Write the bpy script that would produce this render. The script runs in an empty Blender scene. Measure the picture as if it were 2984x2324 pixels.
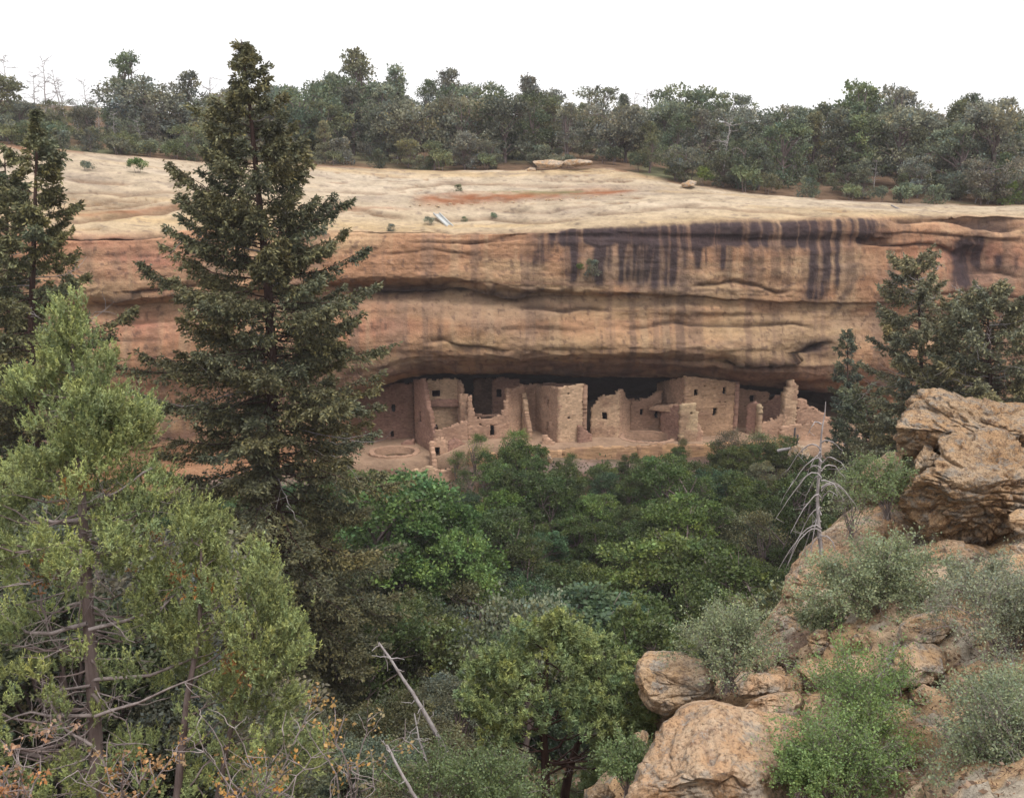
import bpy, math, random
import numpy as np

# ------------------------------------------------------------------ camera, sky, sun, exposure
SC = bpy.context.scene
C = SC.collection
F = 2735.0                      # focal length in photo pixels (photo is 2984 x 2324)
TH = math.radians(13.6)         # camera looks down
CT, ST = math.cos(TH), math.sin(TH)
K = 2984 / 2184.0
cam_data = bpy.data.cameras.new('camera'); cam = bpy.data.objects.new('camera', cam_data); C.objects.link(cam)
cam.location = (0, 0, 0); cam.rotation_euler = (math.pi / 2 - TH, 0, 0)
cam_data.sensor_width = 36; cam_data.lens = 36 * F / 2984
cam_data.clip_start = 0.1; cam_data.clip_end = 3000
SC.camera = cam
SUN_EL, SUN_AZ = math.radians(58), math.radians(150)     # azimuth measured clockwise from +Y (view direction)
w = bpy.data.worlds.new('World'); SC.world = w; w.use_nodes = True
nt = w.node_tree; nt.nodes.clear()
out = nt.nodes.new('ShaderNodeOutputWorld')
bgn = nt.nodes.new('ShaderNodeBackground'); bgn.inputs['Strength'].default_value = 0.1
sky = nt.nodes.new('ShaderNodeTexSky'); sky.sky_type = 'NISHITA'; sky.sun_disc = False
sky.sun_elevation = SUN_EL; sky.sun_rotation = SUN_AZ
bgc = nt.nodes.new('ShaderNodeBackground')               # closed cloud cover, brighter overhead
tc = nt.nodes.new('ShaderNodeTexCoord'); sep = nt.nodes.new('ShaderNodeSeparateXYZ')
rmp = nt.nodes.new('ShaderNodeMapRange'); rmp.inputs[1].default_value = 0; rmp.inputs[2].default_value = 1
rmp.inputs[3].default_value = 1.03; rmp.inputs[4].default_value = 1.6
nt.links.new(tc.outputs['Generated'], sep.inputs[0]); nt.links.new(sep.outputs['Z'], rmp.inputs[0])
nt.links.new(rmp.outputs[0], bgc.inputs['Strength'])
bgc.inputs['Color'].default_value = (1.0, 0.985, 0.985, 1)
mx = nt.nodes.new('ShaderNodeMixShader'); mx.inputs[0].default_value = 0.9
nt.links.new(sky.outputs[0], bgn.inputs['Color'])
nt.links.new(bgn.outputs[0], mx.inputs[1]); nt.links.new(bgc.outputs[0], mx.inputs[2])
nt.links.new(mx.outputs[0], out.inputs['Surface'])
sd = bpy.data.lights.new('sun', 'SUN'); sun = bpy.data.objects.new('sun', sd); C.objects.link(sun)
sd.energy = 1.9; sd.angle = math.radians(16); sd.color = (1.0, 0.95, 0.88)
sun.rotation_euler = (math.pi / 2 - SUN_EL, 0, math.pi - SUN_AZ + 0)
SC.view_settings.view_transform = 'Standard'; SC.view_settings.look = 'None'
SC.view_settings.exposure = 0.27; SC.view_settings.gamma = 1.0
try: SC.view_settings.use_curve_mapping = False
except Exception: pass
SC.cycles.max_bounces = 6; SC.cycles.diffuse_bounces = 3; SC.cycles.transparent_max_bounces = 4
SC.cycles.use_denoising = True

# ------------------------------------------------------------------ helpers: projection
def yc(v): return CT + (1162 - v) / F * ST
def zc(v): return -ST + (1162 - v) / F * CT
def P(u, v, Y):
    u = np.asarray(u, float); v = np.asarray(v, float); Y = np.asarray(Y, float)
    y = yc(v); k = Y / y
    return np.stack(np.broadcast_arrays((u - 1492) / F * k, Y, zc(v) * k), -1)
def zat(v, Y): return zc(v) / yc(v) * Y
def px(p):
    p = np.asarray(p, float)
    f = p[..., 1] * CT - p[..., 2] * ST; up = p[..., 1] * ST + p[..., 2] * CT
    return np.stack([1492 + F * p[..., 0] / f, 1162 - F * up / f], -1)

# ------------------------------------------------------------------ helpers: noise
def _hash(i, j, k):
    n = (i * 374761393 + j * 668265263 + k * 1442695041) & 0xFFFFFFFF
    n = ((n ^ (n >> 13)) * 1274126177) & 0xFFFFFFFF
    n = n ^ (n >> 16)
    return (n & 0xFFFF) / 32767.5 - 1.0
def vnoise(x, y, z=0.0):
    x, y, z = np.broadcast_arrays(np.asarray(x, float), np.asarray(y, float), np.asarray(z, float))
    xi = np.floor(x).astype(np.int64); yi = np.floor(y).astype(np.int64); zi = np.floor(z).astype(np.int64)
    fx = x - xi; fy = y - yi; fz = z - zi
    fx = fx * fx * (3 - 2 * fx); fy = fy * fy * (3 - 2 * fy); fz = fz * fz * (3 - 2 * fz)
    r = 0
    for a in (0, 1):
        for b in (0, 1):
            for c in (0, 1):
                wgt = (fx if a else 1 - fx) * (fy if b else 1 - fy) * (fz if c else 1 - fz)
                r = r + wgt * _hash(xi + a, yi + b, zi + c)
    return r
def fbm(x, y, z=0.0, o=4, g=0.5):
    r = 0; amp = 1; t = 0; f = 1.0
    for i in range(o):
        r = r + amp * vnoise(np.asarray(x) * f + 17.3 * i, np.asarray(y) * f + 5.1 * i, np.asarray(z) * f + 9.7 * i); t += amp; amp *= g; f *= 2.03
    return r / t
def sstep(a, b, x):
    t = np.clip((np.asarray(x, float) - a) / (b - a), 0, 1); return t * t * (3 - 2 * t)
def unit(v): return v / np.maximum(np.linalg.norm(v, axis=-1, keepdims=True), 1e-9)
def rdir(rng, n): return unit(rng.normal(size=(n, 3)))

# ------------------------------------------------------------------ helpers: meshes
class MB:
    def __init__(s): s.V = []; s.Q = []; s.T = []; s.C = []; s.n = 0
    def add(s, V, Q=None, T=None, col=None):
        V = np.asarray(V, float).reshape(-1, 3)
        if Q is not None and len(Q): s.Q.append(np.asarray(Q, np.int64) + s.n)
        if T is not None and len(T): s.T.append(np.asarray(T, np.int64) + s.n)
        if col is None: col = np.ones((len(V), 3))
        s.C.append(np.broadcast_to(np.asarray(col, float), (len(V), 3)))
        s.V.append(V); s.n += len(V)
    def tubes(s, Pt, R, n=5, col=None):
        Pt = np.asarray(Pt, float); R = np.asarray(R, float)
        if Pt.ndim == 2: Pt = Pt[None]; R = R[None]
        B, m, _ = Pt.shape
        T = unit(np.gradient(Pt, axis=1))
        ref = np.where(np.abs(T[..., 2:3]) > 0.9, np.array([1., 0, 0]), np.array([0, 0, 1.]))
        A = unit(np.cross(T, ref)); Bv = np.cross(T, A)
        a = np.arange(n) * 2 * np.pi / n
        V = Pt[:, :, None] + R[:, :, None, None] * (np.cos(a)[:, None] * A[:, :, None] + np.sin(a)[:, None] * Bv[:, :, None])
        idx = np.arange(B * m * n).reshape(B, m, n)
        nx = np.roll(idx, -1, 2)
        Q = np.stack([idx[:, :-1], nx[:, :-1], nx[:, 1:], idx[:, 1:]], -1).reshape(-1, 4)
        s.add(V, Q, col=col)
    def leaves(s, Cn, A, W, col=None):           # kite shaped leaves: base, side, tip, side
        N = len(Cn)
        V = np.stack([Cn, Cn + A * 0.45 + W, Cn + A, Cn + A * 0.45 - W], 1).reshape(-1, 3)
        Q = np.arange(N * 4).reshape(N, 4)
        s.add(V, Q, col=None if col is None else np.repeat(np.broadcast_to(col, (N, 3)), 4, 0))
    def mesh(s, name, off=(0, 0, 0), smooth=False):
        V = np.concatenate(s.V) - np.asarray(off, float); Cc = np.concatenate(s.C)
        return raw_mesh(name, V, np.concatenate(s.Q) if s.Q else None, np.concatenate(s.T) if s.T else None, Cc, smooth)
def raw_mesh(name, V, Q, T=None, col=None, smooth=False, corner=False):
    me = bpy.data.meshes.new(name)
    me.vertices.add(len(V)); me.vertices.foreach_set('co', np.asarray(V, np.float32).ravel())
    L = []; st = []; p = 0
    if Q is not None and len(Q): L.append(Q.ravel()); st.append(p + np.arange(len(Q)) * 4); p += len(Q) * 4
    if T is not None and len(T): L.append(T.ravel()); st.append(p + np.arange(len(T)) * 3); p += len(T) * 3
    L = np.concatenate(L).astype(np.int32); st = np.concatenate(st).astype(np.int32)
    me.loops.add(len(L)); me.loops.foreach_set('vertex_index', L)
    me.polygons.add(len(st)); me.polygons.foreach_set('loop_start', st)
    if smooth: me.polygons.foreach_set('use_smooth', np.ones(len(st), bool))
    me.update(calc_edges=True)
    if col is not None:
        a = me.color_attributes.new('Col', 'FLOAT_COLOR', 'CORNER' if corner else 'POINT')
        cc = np.ones((len(col), 4), np.float32); cc[:, :3] = col
        a.data.foreach_set('color', cc.ravel())
    return me
def link(name, me, mat, parent=None, color=None):
    if mat is not None and len(me.materials) == 0: me.materials.append(mat)
    o = bpy.data.objects.new(name, me); C.objects.link(o)
    if parent is not None: o.parent = parent
    if color is not None: o.color = (*color, 1)
    return o
def tag(o, label=None, cat=None, group=None, kind=None):
    if label: o['label'] = label
    if cat: o['category'] = cat
    if group: o['group'] = group
    if kind: o['kind'] = kind
    return o
def thing(name, label, cat, loc=(0, 0, 0), group=None):
    o = bpy.data.objects.new(name, None); C.objects.link(o)
    o.empty_display_size = 0.3; o.location = loc
    return tag(o, label, cat, group)

# ------------------------------------------------------------------ materials
def newmat(name):
    m = bpy.data.materials.new(name); m.use_nodes = True; m.node_tree.nodes.clear(); return m, m.node_tree
def N(t, typ, **kw):
    n = t.nodes.new(typ)
    for k, v in kw.items(): setattr(n, k, v)
    return n
def mixc(t, fac, a, b, mode='MIX'):
    n = N(t, 'ShaderNodeMix', data_type='RGBA', blend_type=mode)
    for sock, val in ((n.inputs[0], fac), (n.inputs[6], a), (n.inputs[7], b)):
        if hasattr(val, 'is_linked') or hasattr(val, 'links'): t.links.new(val, sock)
        elif isinstance(val, (tuple, list)): sock.default_value = (*val, 1)
        else: sock.default_value = val
    return n.outputs[2]
def noise(t, vec, scale, detail=4, rough=0.6, stretch=None):
    if stretch is not None:
        mp = N(t, 'ShaderNodeMapping'); mp.inputs['Scale'].default_value = stretch
        t.links.new(vec, mp.inputs[0]); vec = mp.outputs[0]
    n = N(t, 'ShaderNodeTexNoise'); n.inputs['Scale'].default_value = scale
    n.inputs['Detail'].default_value = detail; n.inputs['Roughness'].default_value = rough
    t.links.new(vec, n.inputs['Vector']); return n.outputs[0]
def ramp(t, fac, lo, hi, a=0.0, b=1.0):
    n = N(t, 'ShaderNodeMapRange'); n.inputs[1].default_value = lo; n.inputs[2].default_value = hi
    n.inputs[3].default_value = a; n.inputs[4].default_value = b
    t.links.new(fac, n.inputs[0]); return n.outputs[0]
def foliage_mat(name, transl=0.3):
    m, t = newmat(name)
    at = N(t, 'ShaderNodeAttribute', attribute_name='Col'); oi = N(t, 'ShaderNodeObjectInfo')
    c = mixc(t, 1.0, at.outputs['Color'], oi.outputs['Color'], 'MULTIPLY')
    d = N(t, 'ShaderNodeBsdfDiffuse'); tr = N(t, 'ShaderNodeBsdfTranslucent')
    t.links.new(c, d.inputs[0]); t.links.new(c, tr.inputs[0])
    mx_ = N(t, 'ShaderNodeMixShader'); mx_.inputs[0].default_value = transl
    t.links.new(d.outputs[0], mx_.inputs[1]); t.links.new(tr.outputs[0], mx_.inputs[2])
    gl = N(t, 'ShaderNodeBsdfGlossy'); gl.inputs['Roughness'].default_value = 0.55; gl.inputs['Color'].default_value = (1, 1, 1, 1)
    m2 = N(t, 'ShaderNodeMixShader'); m2.inputs[0].default_value = 0.025
    t.links.new(mx_.outputs[0], m2.inputs[1]); t.links.new(gl.outputs[0], m2.inputs[2])
    o = N(t, 'ShaderNodeOutputMaterial'); t.links.new(m2.outputs[0], o.inputs[0]); return m
def bark_mat(name, c1, c2, sc=6):
    m, t = newmat(name)
    tc_ = N(t, 'ShaderNodeTexCoord')
    n = noise(t, tc_.outputs['Object'], sc, 5, 0.65, (1, 1, 0.25))
    c = mixc(t, ramp(t, n, 0.35, 0.65), c1, c2)
    b = N(t, 'ShaderNodeBump'); b.inputs['Strength'].default_value = 0.8; b.inputs['Distance'].default_value = 0.03
    t.links.new(n, b.inputs['Height'])
    d = N(t, 'ShaderNodeBsdfDiffuse'); t.links.new(c, d.inputs[0]); t.links.new(b.outputs[0], d.inputs['Normal'])
    o = N(t, 'ShaderNodeOutputMaterial'); t.links.new(d.outputs[0], o.inputs[0]); return m
def attr_rock(name, bump=0.5, dist=0.1, scales=(0.6, 3.0, 14.0), var=0.35):
    m, t = newmat(name)
    at = N(t, 'ShaderNodeAttribute', attribute_name='Col'); tc_ = N(t, 'ShaderNodeTexCoord')
    ob = tc_.outputs['Object']
    n1 = noise(t, ob, scales[0], 6, 0.65, (0.8, 0.8, 1.5)); n2 = noise(t, ob, scales[1], 5, 0.75, (0.8, 0.8, 1.35)); n3 = noise(t, ob, scales[2], 3, 0.6)
    v = N(t, 'ShaderNodeMath', operation='ADD'); t.links.new(ramp(t, n1, 0.3, 0.7, 1 - var, 1 + var * 0.6), v.inputs[0]); t.links.new(ramp(t, n2, 0.3, 0.7, -var * 0.6, var * 0.5), v.inputs[1])
    cc = N(t, 'ShaderNodeCombineColor'); [t.links.new(v.outputs[0], cc.inputs[i]) for i in range(3)]
    c = mixc(t, 1.0, at.outputs['Color'], cc.outputs[0], 'MULTIPLY')
    s = N(t, 'ShaderNodeMath', operation='ADD'); t.links.new(n2, s.inputs[0]); t.links.new(n3, s.inputs[1])
    b = N(t, 'ShaderNodeBump'); b.inputs['Strength'].default_value = bump; b.inputs['Distance'].default_value = dist
    t.links.new(s.outputs[0], b.inputs['Height'])
    d = N(t, 'ShaderNodeBsdfDiffuse'); d.inputs['Roughness'].default_value = 0.6
    t.links.new(c, d.inputs[0]); t.links.new(b.outputs[0], d.inputs['Normal'])
    o = N(t, 'ShaderNodeOutputMaterial'); t.links.new(d.outputs[0], o.inputs[0]); return m
def boulder_mat(name, base, dark, pale, lichen=0.5, sc=1.0, bump=0.9):
    m, t = newmat(name)
    tc_ = N(t, 'ShaderNodeTexCoord'); ob = tc_.outputs['Object']
    n1 = noise(t, ob, 1.3 * sc, 6, 0.68); n2 = noise(t, ob, 4 * sc, 8, 0.72); n3 = noise(t, ob, 18 * sc, 5, 0.7); n4 = noise(t, ob, 2.2 * sc, 9, 0.78, (1, 1, 1.5))
    c = mixc(t, ramp(t, n1, 0.40, 0.60), base, pale)
    c = mixc(t, ramp(t, n2, 0.50, 0.64, 0, 0.85), c, dark)
    c = mixc(t, ramp(t, n4, 0.51, 0.57, 0, lichen), c, (0.36, 0.335, 0.30))
    n5 = noise(t, ob, 4.1 * sc, 8, 0.75); c = mixc(t, ramp(t, n5, 0.60, 0.64, 0, lichen), c, (0.58, 0.52, 0.45))
    n6 = noise(t, ob, 3.3 * sc, 7, 0.7, (1.2, 1.2, 1.2)); c = mixc(t, ramp(t, n6, 0.66, 0.69, 0, 0.7), c, (0.45, 0.20, 0.04))
    c = mixc(t, ramp(t, n3, 0.34, 0.50, 0.75, 0), c, (0.085, 0.05, 0.035))
    vo = N(t, 'ShaderNodeTexVoronoi'); vo.inputs['Scale'].default_value = 7 * sc; t.links.new(ob, vo.inputs['Vector'])
    h = N(t, 'ShaderNodeMath', operation='MULTIPLY_ADD'); h.inputs[1].default_value = 2.2
    t.links.new(n2, h.inputs[0]); t.links.new(n3, h.inputs[2])
    h2 = N(t, 'ShaderNodeMath', operation='MULTIPLY_ADD'); h2.inputs[1].default_value = 0.6; t.links.new(vo.outputs['Distance'], h2.inputs[0]); t.links.new(h.outputs[0], h2.inputs[2])
    b = N(t, 'ShaderNodeBump'); b.inputs['Strength'].default_value = bump; b.inputs['Distance'].default_value = 0.09
    t.links.new(h2.outputs[0], b.inputs['Height'])
    d = N(t, 'ShaderNodeBsdfDiffuse'); d.inputs['Roughness'].default_value = 0.5
    t.links.new(c, d.inputs[0]); t.links.new(b.outputs[0], d.inputs['Normal'])
    o = N(t, 'ShaderNodeOutputMaterial'); t.links.new(d.outputs[0], o.inputs[0]); return m
def plain(name, col, rough=0.8):
    m, t = newmat(name)
    tc_ = N(t, 'ShaderNodeTexCoord'); n = noise(t, tc_.outputs['Object'], 9, 4, 0.6)
    c = mixc(t, ramp(t, n, 0.3, 0.7), tuple(x * 0.75 for x in col), tuple(min(1, x * 1.2) for x in col))
    b = N(t, 'ShaderNodeBsdfPrincipled'); b.inputs['Roughness'].default_value = rough
    t.links.new(c, b.inputs['Base Color']); o = N(t, 'ShaderNodeOutputMaterial'); t.links.new(b.outputs[0], o.inputs[0]); return m
M_LEAF = foliage_mat('leaf', 0.3); M_NEEDLE = foliage_mat('needle', 0.12)
M_BARK = bark_mat('juniper_bark', (0.11, 0.08, 0.075), (0.25, 0.20, 0.19))
M_DARKBARK = bark_mat('fir_bark', (0.045, 0.028, 0.025), (0.11, 0.07, 0.06))
M_GREY = bark_mat('dead_wood', (0.22, 0.19, 0.185), (0.42, 0.39, 0.39), 9)
M_TWIG = bark_mat('twig_bark', (0.19, 0.155, 0.15), (0.36, 0.31, 0.30), 9)
M_CLIFF = attr_rock('sandstone', 0.75, 0.16, (0.5, 2.4, 8.0), 0.3)
M_SOIL = attr_rock('soil', 0.6, 0.06, (0.8, 5.0, 20.0), 0.4)
M_WALL = attr_rock('masonry', 0.8, 0.06, (0.5, 3.5, 9.0), 0.24)
M_SOOT_SHADE = plain('shaded_sooty_plaster', (0.035, 0.022, 0.022))  # near-black: the dim interior's shade painted into sooty plaster
M_BOULDER = boulder_mat('lichened_sandstone', (0.56, 0.375, 0.22), (0.22, 0.14, 0.10), (0.64, 0.51, 0.38), 0.8)
M_BOULDER_ORANGE = boulder_mat('orange_sandstone', (0.60, 0.385, 0.23), (0.33, 0.215, 0.15), (0.66, 0.52, 0.38), 0.65)
M_BOULDER_PITTED = boulder_mat('pitted_sandstone', (0.58, 0.37, 0.21), (0.17, 0.105, 0.075), (0.62, 0.46, 0.31), 0.75, 1.3, 1.0)

# ------------------------------------------------------------------ the cliff with its slickrock top and the alcove (structure)
D_ST = [-700, 0, 150, 300, 430, 600, 740, 800, 870, 960, 1100, 1300, 1480, 1600, 1700, 1800, 1900, 2000, 2100, 2250, 2900]
D_V = np.array([   # rows: k0 tree line .. k11 brow underside, in the reduced photo's pixels
 # -700   0   150  300  430  600  740  800  870  960 1100 1300 1480 1600 1700 1800 1900 2000 2100 2250 2900
 [ 300, 308, 320, 334, 345, 352, 356, 360, 364, 364, 361, 362, 398, 414, 422, 428, 434, 437, 438, 438, 438],   # k0 tree line
 [ 380, 385, 385, 390, 392, 400, 410, 412, 412, 412, 412, 412, 425, 432, 436, 440, 444, 446, 446, 446, 446],   # k1
 [ 440, 450, 455, 455, 455, 460, 465, 465, 468, 470, 468, 455, 450, 450, 450, 450, 454, 455, 455, 455, 455],   # k2
 [ 470, 490, 496, 496, 486, 488, 492, 496, 496, 494, 490, 482, 474, 470, 468, 465, 464, 463, 465, 466, 466],   # k3 lip
 [ 500, 506, 508, 508, 505, 505, 508, 510, 510, 510, 508, 506, 500, 495, 492, 490, 490, 490, 492, 492, 492],   # k4
 [ 570, 570, 570, 570, 565, 560, 560, 560, 560, 560, 560, 560, 560, 560, 560, 565, 560, 560, 560, 560, 560],   # k5
 [ 640, 640, 640, 634, 625, 610, 598, 600, 598, 594, 612, 622, 625, 630, 636, 640, 640, 640, 640, 640, 640],   # k6 lip of the upper band
 [ 656, 656, 654, 648, 640, 624, 612, 614, 612, 608, 622, 632, 634, 640, 646, 650, 650, 650, 650, 650, 650],   # k7 undercut
 [ 690, 690, 690, 690, 680, 660, 650, 650, 650, 650, 655, 665, 668, 672, 676, 680, 690, 690, 690, 690, 690],   # k8
 [ 780, 780, 780, 770, 760, 745, 735, 735, 735, 735, 735, 735, 738, 742, 748, 752, 760, 760, 760, 760, 760],   # k9 bulge
 [ 860, 860, 860, 855, 845, 830, 808, 800, 782, 772, 770, 776, 782, 790, 800, 808, 815, 820, 820, 820, 820],   # k10
 [ 960, 960, 960, 955, 940, 900, 850, 826, 804, 796, 795, 801, 808, 818, 830, 840, 846, 860, 860, 860, 860],   # k11
], float)
D_YR = np.array([70, 78, 80, 82, 84, 86, 87, 87.5, 88, 88, 88, 88, 88.5, 89, 90, 91, 92, 93, 94, 95, 100], float)
D_OFF = np.array([30, 15, 5, 0, -0.9, -1.3, -1.5, 0.5, -0.6, -1.8, -0.6, 3.0])
D_K0 = np.array([26, 27, 27, 27, 28, 29, 30, 30, 30, 30, 30, 28, 20, 17, 15, 13, 11, 10, 10, 10, 10], float)
uu = np.concatenate([np.arange(-700, -60, 16), np.arange(-60, 2250, 2.6), np.arange(2250, 2900, 16)])
def stat(arr): return np.interp(uu, D_ST, arr)
KV = np.stack([stat(r) for r in D_V]); YR = stat(D_YR)
KY = YR[None] + D_OFF[:, None]
k0o = stat(D_K0); KY[0] = YR + k0o; KY[1] = YR + k0o * 0.5; KY[2] = YR + k0o * 0.16
KY[7] = YR + np.interp(uu, [0, 600, 740, 900, 1100, 1500, 1700, 2200], [-.3, .1, .6, .3, -.5, -.9, -.8, -.8])
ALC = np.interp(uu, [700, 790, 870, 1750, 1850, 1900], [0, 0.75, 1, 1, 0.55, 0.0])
KY[11] = KY[10] + 0.4 + ALC * 3.2
sm = np.ones(9) / 9
for a in (KV, KY):
    for i in range(len(a)):
        a[i] = np.convolve(np.pad(a[i], 4, 'edge'), sm, 'valid')
KW = P(uu[None] * K, KV * K, KY)                   # 12 x cols x 3
nc_ = len(uu)
FLOORZ = np.interp(uu, [780, 920, 990], [-26.9, -26.7, -25.4])
rows = []; rv = []; sect = []
def hermite(p, cnts):                               # catmull-rom through the key rows
    outl = []; vv = []
    n = len(p)
    for i in range(n - 1):
        p0 = p[max(i - 1, 0)]; p1 = p[i]; p2 = p[i + 1]; p3 = p[min(i + 2, n - 1)]
        for j in range(cnts[i]):
            t = j / cnts[i]
            m1 = (p2 - p0) * 0.4; m2 = (p3 - p1) * 0.4
            h = (2*t**3 - 3*t**2 + 1) * p1 + (t**3 - 2*t**2 + t) * m1 + (-2*t**3 + 3*t**2) * p2 + (t**3 - t**2) * m2
            outl.append(h); vv.append(i + t)
    outl.append(p[-1]); vv.append(n - 1.0)
    return outl, vv
def back(dist, dz):
    q = KW[0].copy(); s_ = (KW[0][:, 1] + dist) / KW[0][:, 1]
    q[:, 0] *= s_; q[:, 1] += dist; q[:, 2] += dz; return q
LEFTH = np.interp(uu, [-700, 0, 350, 700], [.9, .9, .5, 0])
pl = [back(420, 12 + 2 * LEFTH), back(260, 13 + 2 * LEFTH), back(120, 11 + 2 * LEFTH), back(75, 7.8 + 1.6 * LEFTH), back(40, 4.3 + LEFTH), back(18, 1.9 + .4 * LEFTH)]
for a, b in zip(pl, pl[1:] + [KW[0]]):
    for j in range(8):
        rows.append(a + (b - a) * j / 8); rv.append(-1.0)
face, fv = hermite(KW, [34, 34, 24, 10, 22, 22, 8, 12, 22, 16, 10])
rows += face; rv += fv
br = KW[11]
c1 = br.copy(); c1[:, 1] += 5 * ALC; c1[:, 2] -= 0.05 + 0.6 * ALC
c2 = br.copy(); c2[:, 1] += 11.5 * ALC + 0.2; c2[:, 2] -= 0.1 + 1.4 * ALC
c3 = br.copy(); c3[:, 1] += 13 * ALC + 0.3; c3[:, 2] = np.minimum(FLOORZ, c2[:, 2] - 1)
fl = c3.copy(); fl[:, 1] = np.interp(uu, [700, 800, 1800, 1900], [86, 85.4, 85.4, 92]); fl[:, 2] = np.minimum(FLOORZ, c3[:, 2])
fl[:, 1] = np.minimum(fl[:, 1], c3[:, 1] - 0.3)
sk = fl.copy(); sk[:, 1] -= 0.4; sk[:, 2] = -36
for a, b, n_, code in ((br, c1, 8, 12), (c1, c2, 8, 12.5), (c2, c3, 14, 13), (c3, fl, 70, 14), (fl, sk, 8, 15)):
    for j in range(1, n_ + 1):
        rows.append(a + (b - a) * j / n_); rv.append(code)
G = np.stack(rows); RV = np.array(rv)[:, None] * np.ones((1, nc_))
PXG = px(G); UU = PXG[..., 0]; VV = PXG[..., 1]
# local hollows and bosses of the face (photo px: u, v, su, sv, metres back)
for (u, v, su, sv, dy) in [(2842, 760, 60, 55, 1.6), (2690, 745, 150, 26, .7), (2890, 645, 90, 18, .8), (2520, 700, 160, 14, .5), (1180, 640, 150, 28, 1.0),
                           (1180, 838, 160, 22, 1.2), (1500, 870, 220, 22, .7), (320, 880, 120, 18, .8), (2330, 935, 90, 30, -.4), (2010, 905, 170, 16, -.5), (2380, 1020, 110, 26, .6), (2150, 1050, 300, 10, .6),
                           (1700, 690, 400, 10, .35), (2200, 700, 200, 10, .35), (1080, 690, 200, 12, .4), (1900, 1010, 260, 30, -.5), (1350, 950, 200, 40, -.5)]:
    G[..., 1] += dy * np.exp(-((UU - u) / su) ** 2 - ((VV - v) / sv) ** 2) * ((RV >= 3) & (RV <= 11))
X, Yg, Z = G[..., 0].copy(), G[..., 1].copy(), G[..., 2].copy()
nrm = unit(np.cross(np.gradient(G, axis=1), np.gradient(G, axis=0)))
isface = sstep(2.6, 3.4, RV) * (RV <= 11.5); istop = sstep(-0.5, 0.3, RV) * (1 - sstep(2.7, 3.3, RV)) * (RV > -0.5)
inner = (RV > 11.5) * 1.0
warp = fbm(X * .06, Z * .15, 3, 3) * 0.8
stra = fbm(X * .035 + 9, (Z + warp) * 1.1, Yg * .02, 4, .6)
stra2 = fbm(X * .09 + 9, (Z + warp * .6) * 3.2, 2, 3, .6)
lump = fbm(X * .12, Z * .2, Yg * .1, 4)
GRV = [([(1020, 838), (1200, 834), (1290, 826), (1350, 842), (1430, 834), (1480, 858), (1560, 846)], 9, .55), ([(1500, 890), (1580, 894), (1645, 904), (1690, 897), (1780, 905)], 6, .45), ([(2010, 836), (2100, 830), (2140, 820), (2205, 828), (2268, 856), (2310, 848)], 5, .4),
       ([(1810, 955), (1960, 940), (2170, 946), (2310, 938), (2372, 954)], 5, .4), ([(2100, 1054), (2205, 1044), (2310, 1042), (2380, 1020), (2430, 1000)], 7, .8), ([(1340, 708), (1475, 690), (1560, 676), (1640, 668)], 4, .3), ([(1180, 700), (1300, 706), (1420, 700), (1540, 694)], 4, .25), ([(1240, 660), (1340, 676), (1480, 672), (1650, 662)], 4, .3), ([(1100, 740), (1250, 728), (1400, 742)], 4, .2),
       ([(1230, 1000), (1290, 990), (1340, 1010), (1420, 1016), (1520, 1040)], 6, .3), ([(1300, 1075), (1500, 1068), (1700, 1080), (1900, 1082)], 5, .3), ([(1440, 960), (1560, 950), (1700, 962)], 4, .2), ([(2500, 700), (2620, 714), (2720, 716), (2800, 742)], 7, .6), ([(2600, 640), (2760, 636), (2860, 652), (2984, 664)], 7, .6), ([(2560, 690), (2640, 676), (2800, 690), (2984, 700)], 4, .3), ([(2820, 800), (2900, 790), (2984, 802)], 5, .4), ([(2700, 860), (2850, 850), (2984, 870)], 5, .4),
       ([(150, 690), (300, 688), (420, 682), (520, 672)], 8, .7), ([(290, 870), (420, 852), (520, 838), (600, 830)], 8, .6), ([(100, 1000), (300, 990), (480, 985)], 5, .25), ([(300, 1240), (420, 1210), (520, 1190)], 7, .4), ([(150, 632), (330, 622), (480, 606), (560, 594)], 5, .35), ([(150, 560), (260, 552), (400, 560)], 4, .3), ([(200, 590), (330, 575), (450, 584)], 4, .3)]
GRV += [([(1120, 548), (1250, 536), (1360, 530), (1500, 538), (1690, 544)], 4.5, .22), ([(930, 600), (1060, 606), (1130, 618), (1190, 632)], 4.5, .3), ([(190, 516), (280, 524), (400, 530)], 4.5, .3), ([(330, 566), (470, 556), (580, 560)], 4.5, .25), ([(1950, 596), (2100, 606), (2260, 618), (2380, 622)], 4.5, .22), ([(1250, 634), (1420, 628), (1560, 640), (1700, 634)], 4.5, .25),
        ([(1700, 620), (1830, 612), (1950, 600), (2060, 596)], 4.5, .22), ([(1420, 606), (1600, 612), (1760, 602)], 3, .18), ([(900, 560), (1020, 552), (1150, 560)], 4.5, .2), ([(1560, 520), (1680, 526), (1850, 520)], 4.5, .2), ([(170, 600), (320, 592), (480, 580)], 4, .3)]
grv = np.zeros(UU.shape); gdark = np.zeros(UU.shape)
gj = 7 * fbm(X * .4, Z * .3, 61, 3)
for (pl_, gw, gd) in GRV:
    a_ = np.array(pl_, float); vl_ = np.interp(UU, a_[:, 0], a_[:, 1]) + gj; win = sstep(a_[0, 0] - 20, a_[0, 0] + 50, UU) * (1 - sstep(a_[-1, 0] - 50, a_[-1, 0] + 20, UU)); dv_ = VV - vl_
    grv += win * gd * (np.exp(-(dv_ / gw) ** 2) + .8 * np.exp(-np.clip(dv_, 0, 300) / (gw * 4.5)) * sstep(-2, 2, dv_)); gdark = np.maximum(gdark, win * np.exp(-(dv_ / (gw * .7)) ** 2) * np.clip(gd * 1.6, 0, .8))
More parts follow.
